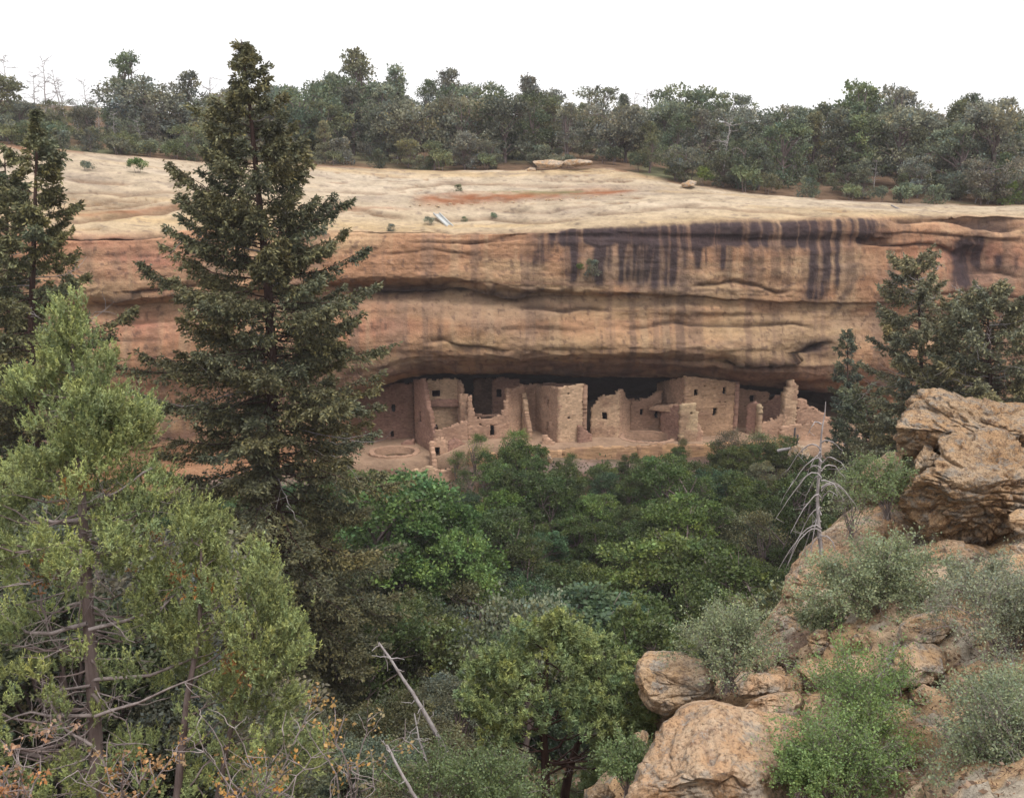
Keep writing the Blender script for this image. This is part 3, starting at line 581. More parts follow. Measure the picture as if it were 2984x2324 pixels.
b = bld('low_house', 'low walls with two small windows between the round ruin and square house', 'house')
wall(b, 'front_wall', 1836, 91.6, 1926, 92.0, [(0, 1168), (.3, 1163), (.6, 1155), (.8, 1145), (1, 1138)], -27.4, [(1870, 1201, 9, 18), (1913, 1209, 10, 20)], tint=PLA, seed=27)
wall(b, 'roof_edge', 1892, 90.6, 1985, 89.2, [(0, 1188), (1, 1179)], zat(1194, 90.6), tint=STO, seed=28, thick=1.6, jag=.03)
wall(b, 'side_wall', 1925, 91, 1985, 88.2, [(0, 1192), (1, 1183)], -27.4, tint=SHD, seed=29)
b = bld('square_house', 'large square three window house rising to the alcove roof', 'house')
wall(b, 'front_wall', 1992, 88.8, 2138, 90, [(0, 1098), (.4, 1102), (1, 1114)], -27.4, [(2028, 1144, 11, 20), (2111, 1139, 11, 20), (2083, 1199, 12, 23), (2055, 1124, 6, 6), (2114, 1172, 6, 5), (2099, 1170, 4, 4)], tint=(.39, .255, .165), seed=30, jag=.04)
wall(b, 'side_wall', 1911, 95, 1992, 88.8, [(0, 1118), (.4, 1108), (1, 1098)], -27.4, [(1933, 1139, 5, 15), (1929, 1162, 7, 6)], tint=PLA, seed=31, jag=.04)
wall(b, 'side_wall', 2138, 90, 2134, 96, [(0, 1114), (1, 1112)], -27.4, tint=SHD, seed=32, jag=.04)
b = bld('pale_wall_stub', 'bright pale stub of wall standing in front of the square house', 'wall')
wall(b, 'front_wall', 1983, 87.2, 2034, 87.5, [(0, 1183), (.15, 1179), (.85, 1179), (.92, 1200), (1, 1215)], -27.4, [(2015, 1204, 7, 6)], tint=(.50, .37, .24), seed=33)
wall(b, 'side_wall', 2030, 87.5, 2052, 87.7, [(0, 1225), (.5, 1240), (1, 1262)], -27.4, tint=STO, seed=34)
b = bld('right_house', 'shadowed house with one square window tucked right of the square house', 'house')
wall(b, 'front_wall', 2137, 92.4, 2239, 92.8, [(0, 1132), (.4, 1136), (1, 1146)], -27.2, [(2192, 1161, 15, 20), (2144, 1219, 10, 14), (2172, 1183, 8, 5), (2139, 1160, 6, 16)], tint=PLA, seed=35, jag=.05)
b = bld('curved_wall_stub', 'low wall stub with a bright broken end before the right rooms', 'wall')
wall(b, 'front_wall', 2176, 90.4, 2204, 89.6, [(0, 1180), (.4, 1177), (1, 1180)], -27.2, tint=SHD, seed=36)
wall(b, 'broken_end', 2203, 89.5, 2213, 89, [(0, 1182), (.5, 1181), (1, 1190)], -27.2, tint=(.48, .36, .24), seed=37)
b = bld('sloping_wall', 'dark sloping wall joining the tall ragged pillar', 'wall')
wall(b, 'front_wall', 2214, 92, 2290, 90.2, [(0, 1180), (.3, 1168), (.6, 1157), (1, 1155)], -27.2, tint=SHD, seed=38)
wall(b, 'rubble', 2214, 89.4, 2292, 89, [(0, 1238), (.4, 1226), (.8, 1210), (1, 1200)], -27.2, tint=STO, seed=39)
b = bld('ragged_pillar', 'tall ragged pillar of stacked stone touching the overhang', 'pillar')
wall(b, 'front_wall', 2284, 89, 2321, 89.2, [(0, 1165), (.12, 1135), (.3, 1128), (.42, 1109), (.62, 1110), (.75, 1122), (1, 1128)], -27.2, tint=BRI, seed=40, jag=.1, thick=.9)
b = bld('stepped_wall', 'stepped broken wall falling away right of the ragged pillar', 'wall')
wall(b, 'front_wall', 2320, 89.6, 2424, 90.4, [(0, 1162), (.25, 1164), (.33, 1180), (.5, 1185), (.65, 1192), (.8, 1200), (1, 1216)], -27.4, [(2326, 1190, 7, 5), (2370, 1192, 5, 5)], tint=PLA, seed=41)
wall(b, 'bench', 2278, 87.6, 2432, 88.4, [(0, 1244), (.5, 1236), (1, 1232)], -28, tint=STO, seed=42)
# terrace retaining wall and kivas
b = bld('terrace_wall', 'long orange retaining wall of rubble below the houses', 'wall')
wall(b, 'front_wall', 1366, 84.9, 1640, 84.9, [(0, 1318), (.3, 1322), (.6, 1316), (1, 1308)], -29, tint=(.47, .30, .18), seed=43, jag=.18, cs=.4)
wall(b, 'front_wall', 1640, 84.9, 1860, 84.9, [(0, 1308), (.5, 1306), (1, 1304)], -29, tint=(.46, .29, .17), seed=44, jag=.12, cs=.4)
wall(b, 'front_wall', 1860, 84.9, 2290, 85.4, [(0, 1300), (.4, 1296), (.7, 1290), (1, 1282)], -29, tint=(.50, .31, .17), seed=45, jag=.10, cs=.4)
b = bld('terrace_wall', 'low ruined wall with a square drain hole at the lower left of the dwelling', 'wall')
wall(b, 'front_wall', 1176, 82.5, 1262, 81.6, [(0, 1372), (.5, 1362), (1, 1360)], -30.5, [(1225, 1383, 12, 9)], tint=BRI, seed=46)
wall(b, 'side_wall', 1262, 81.6, 1330, 83, [(0, 1360), (.25, 1368), (.6, 1372), (1, 1366)], -30.5, tint=STO, seed=47)
def kiva(u, v, ru, Y, depth, label, seed):
    c = P(u, v, Y); r = ru / F * Y; c[2] = np.interp(u, [1260, 1350], [-26.7, -25.4]) + .08 - depth; rng = np.random.default_rng(seed)
    t = thing('kiva', label, 'kiva', tuple(c), 'cliff dwelling ruins in the alcove')
    n = 72; a = np.linspace(0, 2 * np.pi, n + 1)[:-1]; mb = MB()
    zs = np.linspace(0, 1, 9); top = -.02 + .04 * rng.normal(size=n)
    for (rr, flip) in ((r, 0), (r + .5, 1)):
        V = np.stack([np.stack([np.cos(a) * rr, np.sin(a) * rr * .8, 0 * a + z * (top + depth)], -1) for z in zs]); V[..., 2] -= depth * .0
        V = V + rng.normal(0, .015, V.shape)
        i = np.arange(n * 9).reshape(9, n); q = np.stack([i[:-1], np.roll(i, -1, 1)[:-1], np.roll(i, -1, 1)[1:], i[1:]], -1).reshape(-1, 4)
        mb.add(V, q, col=np.array(STO) * rng.normal(1, .08, (n * 9, 1)))
    i = np.arange(n); V = np.concatenate([np.stack([np.cos(a) * q_, np.sin(a) * q_ * .8, top + depth], -1) for q_ in (r, r + .5)])
    mb.add(V, np.stack([i, np.roll(i, -1), np.roll(i, -1) + n, i + n], -1), col=np.array(PLA) * .98)
    link('ring_wall', mb.mesh('ring_wall'), M_WALL, t)
    f = np.stack([np.cos(a) * r, np.sin(a) * r * .8, 0 * a + .05], -1); mb = MB(); V = np.concatenate([f, [[0, 0, .05]]])
    mb.add(V, None, np.stack([i, np.roll(i, -1), 0 * i + n], -1), col=(.3, .2, .14)); link('pit_floor', mb.mesh('pit_floor'), M_WALL, t)
kiva(1889, 1268, 72, 89.0, .95, 'round sunken kiva with a low ring wall before the square house', 1)
kiva(1150, 1330, 62, 88.3, .9, 'round sunken plaza with a dim floor at the dwelling\'s lower left', 2)

# ------------------------------------------------------------------ tree kinds (meshes built once, objects copied)
def hue(rng, n, a=0.22, yel=0.12):
    b_ = np.clip(rng.normal(1, a, (n, 1)), .45, 1.7); y = rng.normal(0, yel, (n, 1))
    return b_ * np.concatenate([1 + y, 1 + y * .35, 1 - y * .7], 1)
def lobed(seed, H, W, nl, ncl, nlf, lsz, zmin=.25, shape='round', limb=True, spread=.3, stems=1, squash=.85, lrf=1.0, low=-.5):
    rng = np.random.default_rng(seed); cr = MB(); tr = MB()
    t = np.sort(rng.random(nl) ** .8)
    if shape == 'round': prof = np.sin(np.pi * (.18 + .72 * t)) ** .7
    elif shape == 'cone': prof = (1 - t) * .95 + .12
    elif shape == 'flat': prof = .5 + .5 * t
    else: prof = np.sin(np.pi * (.3 + .62 * t))
    az = np.arange(nl) * 2.4 + rng.normal(0, .5, nl); rad = W * prof * np.sqrt(rng.uniform(.15, 1, nl)) * .72
    lr = W * rng.uniform(.24, .42, nl) * (.75 + .5 * prof) * lrf
    lc = np.stack([np.cos(az) * rad, np.sin(az) * rad, H * (zmin + (1 - zmin) * t) - lr * .5], -1)
    dirs = rdir(rng, nl * ncl).reshape(nl, ncl, 3); dirs[..., 2] = np.abs(dirs[..., 2]) * rng.choice([1, 1, 1, low], (nl, ncl))
    rr = rng.uniform(.45, 1.1, (nl, ncl, 1))
    cl = (lc[:, None] + dirs * rr * lr[:, None, None] * np.array([1, 1, squash])).reshape(-1, 3)
    nC = len(cl); ch = hue(rng, nC, .2, .10) * np.repeat(hue(rng, nl, .16, .06), ncl, 0)
    p = np.repeat(cl, nlf, 0) + rng.normal(0, 1, (nC * nlf, 3)) * np.repeat(np.repeat(lr, ncl), nlf)[:, None] * spread * .55 * np.array([1, 1, squash ** .5])
    A = rdir(rng, nC * nlf) + unit(p - np.array([0, 0, H * .45])) * .7; A = unit(A); sz = lsz * rng.uniform(.6, 1.35, (nC * nlf, 1))
    Wd = unit(np.cross(A, rdir(rng, nC * nlf))) * sz * .36
    cr.leaves(p, A * sz, Wd, np.repeat(ch, nlf, 0) * hue(rng, nC * nlf, .14, .05))
    for s_ in range(stems):
        o = np.array([0, 0, 0.]) if stems == 1 else np.array([*(rng.normal(0, W * .12, 2)), 0])
        tp = np.linspace(0, 1, 7)[:, None]; topc = np.array([*(rng.normal(0, W * .1, 2)) + o[:2] * 3, H * .86])
        pts = o + (topc - o) * tp; pts[:, :2] += np.cumsum(rng.normal(0, W * .035, (7, 2)), 0); pts[0, 2] = -.5
        r0 = .028 * H / stems ** .5; tr.tubes(pts, r0 * (1.1 - .95 * tp[:, 0]), 6)
        if limb:
            for i in range(s_, nl, stems):
                zz = lc[i, 2] * rng.uniform(.35, .75); a0 = np.array([np.interp(zz, pts[:, 2], pts[:, k_]) for k_ in (0, 1)] + [zz])
                tt = np.linspace(0, 1, 5)[:, None]; q = a0 + (lc[i] - a0) * tt + np.array([0, 0, .25 * lr[i]]) * np.sin(np.pi * tt) + rng.normal(0, .04 * W, (5, 3)) * tt
                tr.tubes(q, r0 * .5 * (1 - .8 * tt[:, 0]), 4)
                for _ in range(2):
                    e_ = lc[i] + rdir(rng, 1)[0] * lr[i]; q2 = q[3] + (e_ - q[3]) * tt; tr.tubes(q2, r0 * .2 * (1 - .7 * tt[:, 0]), 3)
    return tr.mesh('trunk'), cr.mesh('crown')
def deadtree(seed, H, W, nb=22, droop=0.0, r0=.03, sub=3, up=.5, wob=.06):
    rng = np.random.default_rng(seed); mb = MB(); lb = MB()
    tp = np.linspace(0, 1, 9)[:, None]; pts = np.array([0, 0, -.4]) + np.array([*rng.normal(0, W * .15, 2), H + .4]) * tp; pts[:, :2] += np.cumsum(rng.normal(0, H * .01, (9, 2)), 0)
    mb.tubes(pts, r0 * H * .55 * (1.05 - .95 * tp[:, 0]), 6)
    for i in range(nb):
        t = rng.uniform(.18, .97); a0 = np.array([np.interp(t, tp[:, 0], pts[:, k_]) for k_ in range(3)])
        az = rng.uniform(0, 6.28); L = W * rng.uniform(.5, 1.1) * (1.1 - .6 * t); d = np.array([np.cos(az), np.sin(az), up * rng.uniform(.3, 1.4) - droop * .2])
        s_ = np.linspace(0, 1, 7)[:, None]; q = a0 + d * L * s_; q[:, 2] -= droop * L * s_[:, 0] ** 2; q += np.cumsum(rng.normal(0, wob * L, (7, 3)), 0) * (s_ > 0)
        rb = r0 * H * .17; lb.tubes(q, rb * (1.05 - .9 * s_[:, 0]), 4)
        for _ in range(sub):
            j = rng.integers(2, 6); d2 = unit(d + rng.normal(0, .7, 3)) * L * rng.uniform(.2, .5); q2 = q[j] + d2 * s_; q2[:, 2] -= droop * .5 * np.linalg.norm(d2) * s_[:, 0] ** 2; q2 += np.cumsum(rng.normal(0, wob * L * .4, (7, 3)), 0) * (s_ > 0)
            lb.tubes(q2, rb * .5 * (1 - .85 * s_[:, 0]), 3)
    return mb.mesh('trunk'), lb.mesh('branches')
KIND = {}
KIND['rounded'] = [lobed(10 + i, 6.0, 3.3, 19, 26, 12, .20, .14, 'round', spread=.25, squash=.7, lrf=.85, low=-.2) for i in range(4)]
KIND['spreading'] = [lobed(30 + i, 5.0, 3.7, 19, 26, 12, .20, .2, 'flat', spread=.25, squash=.65, lrf=.85, low=-.2) for i in range(3)]
KIND['narrow'] = [lobed(40 + i, 7.0, 2.3, 26, 20, 12, .20, .1, 'cone', spread=.3) for i in range(3)]
KIND['ragged'] = [lobed(50 + i, 7.5, 2.9, 26, 18, 12, .20, .2, 'loose', spread=.27, lrf=.9) for i in range(3)]
KIND['bush'] = [lobed(60 + i, 1.8, 1.3, 8, 24, 10, .13, .3, 'round', limb=False, stems=3) for i in range(3)]
KIND['oak'] = [lobed(70 + i, 5.6, 2.7, 34, 18, 28, .125, .15, 'round', spread=.30, stems=2, squash=.6, lrf=.72, low=-.15) for i in range(5)]
KIND['fineoak'] = [lobed(170 + i, 5.6, 2.7, 40, 24, 42, .075, .15, 'round', spread=.28, stems=2, squash=.6, lrf=.66, low=-.15) for i in range(2)]
KIND['thicket'] = [lobed(80 + i, 3.4, 2.5, 30, 16, 28, .115, .2, 'flat', spread=.3, stems=4, squash=.6, lrf=.72, low=-.15) for i in range(3)]
KIND['airy'] = [lobed(90 + i, 5.5, 2.2, 14, 12, 24, .12, .4, 'loose', spread=.5, stems=2) for i in range(2)]
DEAD = [deadtree(100 + i, 6.0, 2.0, 22, sub=4) for i in range(3)]
for k_ in KIND:
    for (a_, b_) in KIND[k_]: a_.materials.append(M_BARK); b_.materials.append(M_LEAF)
for (a_, b_) in DEAD: a_.materials.append(M_GREY); b_.materials.append(M_GREY)
REG = []                                             # trees awaiting a distinguishing label
def plant(kind, i, loc, sc, rot, color, name, cat, group, label=None, scz=None, bark=None):
    tm, cm = KIND[kind][i % len(KIND[kind])] if kind != 'dead' else DEAD[i % len(DEAD)]
    t = thing(name, label, cat, loc, group); t.scale = (sc, sc, scz or sc); t.rotation_euler = (0, 0, rot)
    link('trunk', tm, None, t); c = link('crown' if kind != 'dead' else 'branches', cm, None, t, color)
    return t
PAL = {'grey green': (.165, .176, .120), 'dark green': (.108, .130, .070), 'olive green': (.160, .168, .085), 'dusky green': (.145, .152, .108), 'fresh green': (.125, .172, .045), 'deep green': (.080, .114, .033), 'brownish green': (.105, .102, .047), 'bright green': (.130, .205, .065), 'blue green': (.075, .13, .058), 'yellow green': (.13, .165, .05), 'silver green': (.20, .24, .16)}
def vary(c, rng, a=.13): return tuple(np.clip(np.array(c) * rng.normal(1, a) * rng.normal(1, .05, 3), .01, .6))

# --- the wood on the mesa top
rng = np.random.default_rng(5)
def zone(u):
    for lim, s_ in ((230, 'at the far left'), (560, 'left of the fir'), (900, 'behind the fir\'s tip'), (1230, 'right of the fir\'s tip'), (1530, 'left of the flat slabs'), (1760, 'behind the flat slabs'), (2060, 'right of the flat slabs'), (2420, 'above the dark streaks'), (2750, 'right of the dark streaks')):
        if u < lim: return s_
    return 'at the far right'
def tree_line(u): return float(np.interp(u, uu * K, KV[0] * K))
def mesa_tree(kind, u, back_, sc, colname, row, dead=False):
    Y0 = float(np.interp(u, uu * K, KY[0])); Y = Y0 + back_
    x = (u - 1492) / F / 1.02 * Y; z = mesa_z(x, Y)
    i = int(rng.integers(0, 9))
    word = {'dead': 'bare dead tree'}.get(kind, f'{colname} {kind} juniper' if kind != 'bush' else f'{colname} bush')
    name, cat = ('dead_tree', 'dead tree') if kind == 'dead' else (('shrub', 'shrub') if kind == 'bush' else ('juniper_tree', 'tree'))
    o = plant(kind, i, (x, Y, z - .15), sc, rng.uniform(0, 6.28), vary(PAL.get(colname, (.1, .1, .1)), rng), name, cat, {'dead': 'dead trees on the mesa top', 'bush': 'shrubs on the mesa top'}.get(kind, 'junipers and pines of the mesa top wood'), scz=sc * rng.uniform(.9, 1.1))
    REG.append((o, word, row, zone(u), u, back_)); return o
CN = ['grey green', 'dark green', 'olive green', 'dusky green']
def topline(u): return float(np.interp(u, [0, 200, 330, 560, 700, 860, 1000, 1080, 1190, 1330, 1450, 1560, 1650, 1780, 1990, 2250, 2450, 2700, 2984, 3200], [240, 265, 270, 250, 240, 235, 195, 200, 250, 235, 260, 250, 262, 265, 275, 290, 262, 285, 292, 300]))
EDGE, MIDR, SKY = 'at the slickrock edge', 'inside the mesa wood', 'on the skyline'
for row, b0, b1, step in ((EDGE, 1, 6, 80), (MIDR, 8, 16, 70), (MIDR, 18, 30, 68), (SKY, 34, 58, 62)):
    u = -160.0
    while u < 3150:
        uj = u + rng.uniform(-30, 30); bk = rng.uniform(b0, b1); left = uj < 640
        kind = rng.choice(['rounded', 'rounded', 'spreading', 'narrow', 'ragged', 'rounded'])
        H = {'rounded': 6, 'spreading': 5, 'narrow': 7, 'ragged': 7.5}[kind]
        Y = float(np.interp(uj, uu * K, KY[0])) + bk; x = (uj - 1492) / F / 1.02 * Y; z = mesa_z(x, Y)
        vt = topline(uj) + (rng.uniform(-25, 60) + (28 if left else 0) if row == SKY else rng.uniform(18, 80) if row != EDGE else rng.uniform(70, 150))
        hmax = zat(vt, Y) - z
        h = np.clip(hmax, 2.2, 9.5) if row != EDGE else np.clip(min(hmax, rng.uniform(3.2, 6.2)), 2, 8)
        skip = (left and row != EDGE and rng.random() < .2) or (row == EDGE and 1540 < uj < 1770) or (row == EDGE and rng.random() < .12)
        if not skip: mesa_tree(kind, uj, bk, h / H, str(rng.choice(CN)), row)
        u += step * rng.uniform(.75, 1.25)
for (u, bk, vt, kd) in [(1050, 30, 165, 'ragged'), (985, 26, 185, 'narrow'), (1160, 30, 208, 'narrow'), (1310, 34, 205, 'ragged'), (1400, 26, 238, 'rounded'), (1540, 38, 215, 'narrow'), (1740, 34, 240, 'rounded'), (2030, 36, 252, 'rounded'), (2475, 34, 243, 'rounded'), (2585, 34, 262, 'rounded'), (2765, 34, 272, 'narrow'), (2860, 30, 268, 'rounded'), (405, 22, 166, 'ragged'), (450, 20, 205, 'spreading'), (580, 24, 195, 'ragged'), (30, 12, 205, 'rounded'), (830, 30, 225, 'rounded')]:
    Y = float(np.interp(u, uu * K, KY[0])) + bk; z = mesa_z((u - 1492) / F / 1.02 * Y, Y)
    mesa_tree(kd, u, bk, max(3, zat(vt, Y) - z) / {'rounded': 6, 'spreading': 5, 'narrow': 7, 'ragged': 7.5}[kd], str(rng.choice(CN)), SKY)
for (u, bk, s_, c_) in [(1290, 0.5, 1.35, 'olive green'), (1230, 2, .9, 'grey green'), (1560, 5, 1.1, 'dusky green'), (1960, .5, 1.3, 'olive green'), (2050, 1.0, 1.2, 'fresh green'), (2170, .6, 1.6, 'olive green'), (2230, 1, 1.2, 'olive green'), (2160, 3.5, 1.6, 'silver green'), (2640, .3, 1.3, 'grey green'), (2720, .8, 1.2, 'grey green'), (2860, 1, 1.0, 'grey green'), (2930, 1.2, 1.3, 'fresh green'), (2480, 2, 1.0, 'olive green'), (700, 1, 1.2, 'grey green'), (980, 1, 1.0, 'dark green'), (1110, 1.2, 1.2, 'dark green'), (520, 1, 1.2, 'dark green'), (360, 1.5, 1.3, 'grey green'), (200, 2, 1.4, 'grey green'), (60, 2, 1.3, 'olive green'), (450, 2.5, 1.2, 'grey green'), (1850, 2, 1.2, 'dark green'), (1420, 1, 1.1, 'dark green'), (2350, .8, 1.1, 'grey green'), (2560, 1.2, 1.0, 'dusky green')]:
    mesa_tree('bush', u, bk, s_, c_, EDGE)
for i in range(70):
    u = rng.uniform(-60, 3040) if i > 24 else rng.uniform(-40, 650)
    mesa_tree('bush', u, rng.uniform(2, 14) if i > 24 else rng.uniform(3, 34), rng.uniform(.8, 1.9), str(rng.choice(['grey green', 'dusky green', 'olive green', 'dark green'])), MIDR)
for (u, v, s_, c_) in [(398, 505, .9, 'fresh green'), (1332, 560, .5, 'olive green'), (1690, 790, .45, 'fresh green'), (1725, 800, .8, 'grey green'), (1438, 640, .4, 'silver green'), (1250, 655, .5, 'silver green'), (1140, 675, .45, 'grey green'), (1350, 645, .35, 'silver green'), (250, 500, .6, 'grey green')]:
    p = slick(u, v); w_ = {398: 'on the left slickrock', 1332: 'above the red earth strip', 1690: 'rooted in the stained cliff face', 1725: 'beside another on the stained cliff face', 1438: 'right of the pale drain', 1250: 'left of the pale drain', 1140: 'below the slickrock rim near the fir', 1350: 'just right of the pale drain', 250: 'behind the left fir'}[u]
    plant('bush', u, (p[0], p[1], p[2] - .15), s_, u, vary(PAL[c_], rng), 'shrub', 'shrub', 'shrubs clinging to the cliff', f'small {c_} shrub {w_}')
for (u, bk, h) in [(60, 40, 9.5), (130, 30, 7.5), (160, 45, 9.5), (205, 38, 8.5), (225, 30, 7), (250, 25, 5), (290, 34, 7.5), (310, 24, 5), (340, 36, 7.5), (505, 30, 8), (540, 24, 5.5), (575, 28, 7), (625, 33, 9), (470, 15, 4), (350, 12, 4.2), (430, 10, 4), (200, 14, 4.5), (100, 12, 4.5), (1830, 30, 8.4), (1868, 34, 8.8), (2085, 40, 6.5), (2095, 4, 7.5), (2540, 12, 4), (2840, 3, 4), (2880, 4, 3.6), (1160, 8, 5), (1650, 12, 6), (1350, 14, 5), (820, 6, 4.5), (2300, 14, 5)]:
    mesa_tree('dead', u, bk, h / 6.0, '', EDGE if bk < 6 else SKY if bk > 22 else MIDR)

# --- oak and mixed thicket in the canyon
rng = np.random.default_rng(11)
VL_U = np.array([-300, 1000, 1065, 1175, 1284, 1340, 1544, 1585, 1680, 1708, 1817, 1913, 2090, 2131, 2240, 2323, 2405, 2460, 3000]); VL_V = np.array([1500, 1400, 1350, 1415, 1410, 1290, 1270, 1310, 1315, 1275, 1268, 1300, 1296, 1255, 1255, 1320, 1330, 1290, 1290])
def czone(u):
    for lim, s_ in ((1050, 'beside the tall fir'), (1300, 'below the open tower'), (1530, 'below the doorway house'), (1740, 'below the bright tower'), (1960, 'below the round kiva'), (2180, 'below the square house'), (2420, 'below the ragged pillar')):
        if u < lim: return s_
    return 'behind the right boulders'
def canyon(kind, x, y, h, colname, row=None, label=None, wsc=1.0, zoff=0):
    if kind == 'thicket' and h > 4.6: kind = 'oak'
    if y < 34 and kind in ('oak', 'rounded', 'thicket', 'bush'): kind = 'fineoak'
    H = {'oak': 5.6, 'fineoak': 5.6, 'thicket': 3.4, 'airy': 5.5, 'rounded': 6, 'narrow': 7, 'ragged': 7.5, 'bush': 1.8}[kind]
    z = gz1(x, y) + zoff; s_ = h / H; q = px(np.array([x, y, z + h]))
    kw = {'oak': 'rounded oak', 'fineoak': 'rounded oak', 'thicket': 'spreading thicket oak', 'airy': 'thin leaved sapling', 'rounded': 'rounded juniper', 'narrow': 'slim conifer', 'ragged': 'ragged pine', 'bush': 'low bush'}[kind]
    nm = {'oak': 'oak_tree', 'fineoak': 'oak_tree', 'thicket': 'oak_shrub', 'airy': 'sapling', 'rounded': 'juniper_tree', 'narrow': 'conifer_tree', 'ragged': 'pine_tree', 'bush': 'shrub'}[kind]
    o = plant(kind, int(rng.integers(0, 9)), (x, y, z - .1), s_ * wsc, rng.uniform(0, 6.28), vary(PAL[colname], rng, .15), nm, 'shrub' if kind in ('thicket', 'bush') else 'tree', 'trees and shrubs filling the canyon', label, scz=s_)
    if label is None:
        REG.append((o, f'{colname} {kw}', row or ('on the slope' if y > 72 else 'halfway down' if y > 60 else 'in the canyon bottom'), czone(q[0]), q[0], y))
    return o
placed = []
tries = 0
while tries < 16000 and len(placed) < 250:
    tries += 1
    y = rng.uniform(40, 82.5); x = rng.uniform(-.42, .52) * y
    if any((x - a) ** 2 + (y - b_) ** 2 < (2.2 if y > 72 else 2.5) ** 2 for a, b_ in placed): continue
    z = gz1(x, y); q = px(np.array([x, y, z + 2.0]))
    if q[0] < 300 or q[0] > 2760 or q[1] > 2450: continue
    vl = np.interp(q[0], VL_U, VL_V)
    kind = str(rng.choice(['oak', 'oak', 'oak', 'thicket', 'thicket', 'airy']))
    h = rng.uniform(4.2, 7.2) if kind != 'thicket' else rng.uniform(2.8, 4.2)
    if y > 76: kind = str(rng.choice(['thicket', 'airy', 'oak'])); h = rng.uniform(2.6, 4.5)
    hm = zat(vl, y) - z
    if hm < 1.3: continue
    h = min(h, hm)
    u_, v_ = px(np.array([x, y, z + h]))
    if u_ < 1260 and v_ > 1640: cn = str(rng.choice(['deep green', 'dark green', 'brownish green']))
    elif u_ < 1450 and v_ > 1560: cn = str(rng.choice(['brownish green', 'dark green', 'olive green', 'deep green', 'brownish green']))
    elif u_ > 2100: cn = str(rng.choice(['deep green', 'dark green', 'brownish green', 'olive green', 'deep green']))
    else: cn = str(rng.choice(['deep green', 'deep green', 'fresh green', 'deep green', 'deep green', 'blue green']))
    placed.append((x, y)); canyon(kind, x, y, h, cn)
def at_px(u, v, Y, h): q = P(u, v, Y); return q[0], Y, h
for (kind, u, vtop, Y, cn, lab, wsc) in [
    ('oak', 1165, 1385, 62, 'bright green', 'bright green leafy box elder below the drain hole wall', 1.15), ('oak', 1255, 1465, 60, 'bright green', 'bright green tree sloping down right of the tall fir', 1.1), ('oak', 1330, 1555, 58, 'bright green', 'small bright green tree lowest of the bright clump by the fir', .9),
    ('thicket', 1255, 1790, 44, 'yellow green', 'yellow green rounded oak at the foot of the tall fir', 1.1), ('airy', 1520, 1710, 40, 'silver green', 'pale silvery slim tree above the pinyon top', .9),
    ('thicket', 1730, 1750, 44, 'blue green', 'blue green bush beside the dark oaks of the canyon floor', 1.6),
    ('oak', 1740, 1440, 72, 'fresh green', 'tall fresh green oak rising in front of the terrace wall', 1.2), ('oak', 2000, 1450, 66, 'fresh green', 'fresh green oak with a broad crown below the pale wall stub', 1.2), ('oak', 1900, 1560, 58, 'fresh green', 'fresh green oak in the middle of the canyon floor', 1.3), ('oak', 1790, 1690, 50, 'deep green', 'deep green oak overhanging the dark canyon bottom', 1.3), ('oak', 2080, 1590, 56, 'deep green', 'deep green oak left of the drooping dead snag', 1.3),
    ('airy', 1395, 1262, 83, 'fresh green', 'small thin sapling in front of the broken doorway', .8), ('airy', 1505, 1245, 83, 'fresh green', 'spindly bent sapling standing before the bright tower\'s foot', 1.0), ('airy', 2130, 1245, 82.5, 'olive green', 'light sapling in front of the square house corner', 1.1), ('airy', 2215, 1252, 82.5, 'olive green', 'light sapling in front of the right rooms', 1.1), ('airy', 1990, 1275, 83, 'olive green', 'small thin sapling under the pale wall stub', .7)]:
    q = P(u, vtop, Y); z = gz1(q[0], Y); canyon(kind, q[0], Y, max(1.2, q[2] - z), cn, None, lab, wsc)
for (u, v, Y, cn) in [(1150, 2050, 26, 'brownish green'), (1280, 2130, 22, 'olive green'), (1080, 2180, 20, 'dusky green'), (1400, 2230, 18, 'olive green'), (1210, 2250, 17, 'olive green'), (1330, 1990, 30, 'dusky green'), (1000, 2090, 30, 'dark green'), (1480, 2280, 16.5, 'fresh green'), (1760, 2260, 17, 'fresh green'), (1800, 2180, 19, 'deep green'), (1640, 2290, 17, 'olive green')]:
    q = P(u, v, Y); z = gz1(q[0], Y); h = max(1.3, q[2] - z); h = min(h, 5)
    canyon('thicket' if Y > 19 else 'bush', q[0], Y, h, cn, 'on the near slope', f'{cn} {"oak scrub" if Y > 19 else "leafy bush"} ' + {1150: 'behind the upper leaning dead trunk', 1280: 'between the dead trunk and the pinyon', 1080: 'left of the leaning dead trunk', 1400: 'at the pinyon\'s lower left', 1210: 'between the two bare leaning trunks', 1330: 'left of the pinyon crown, further back', 1000: 'right of the juniper under the fir', 1480: 'under the pinyon\'s left boughs', 1760: 'between pinyon trunk and orange boulder', 1800: 'behind the pinyon\'s right boughs', 1640: 'at the pinyon\'s right foot'}[u], 1.2, zoff=max(0, q[2] - z - h))
for (kd, u, vt, Y, cn, lab) in [('rounded', 40, 1480, 19, 'dark green', 'dark oak seen through the bright juniper\'s boughs at far left'), ('rounded', 300, 1560, 18, 'dusky green', 'dusky oak behind the bright juniper\'s main trunk'), ('oak', 170, 1750, 15, 'dark green', 'dark oak low behind the bright juniper\'s trunk'), ('oak', 760, 2080, 22, 'dark green', 'dark oak in shade right of the bright juniper'), ('oak', 450, 1950, 15, 'dusky green', 'dusky oak low behind the bright juniper\'s second trunk')]:
    q = P(u, vt, Y); z = gz1(q[0], Y); h = min(q[2] - z, 7.5); canyon(kd, q[0], Y, h, cn, None, lab, 1.25, zoff=max(0, q[2] - z - h))
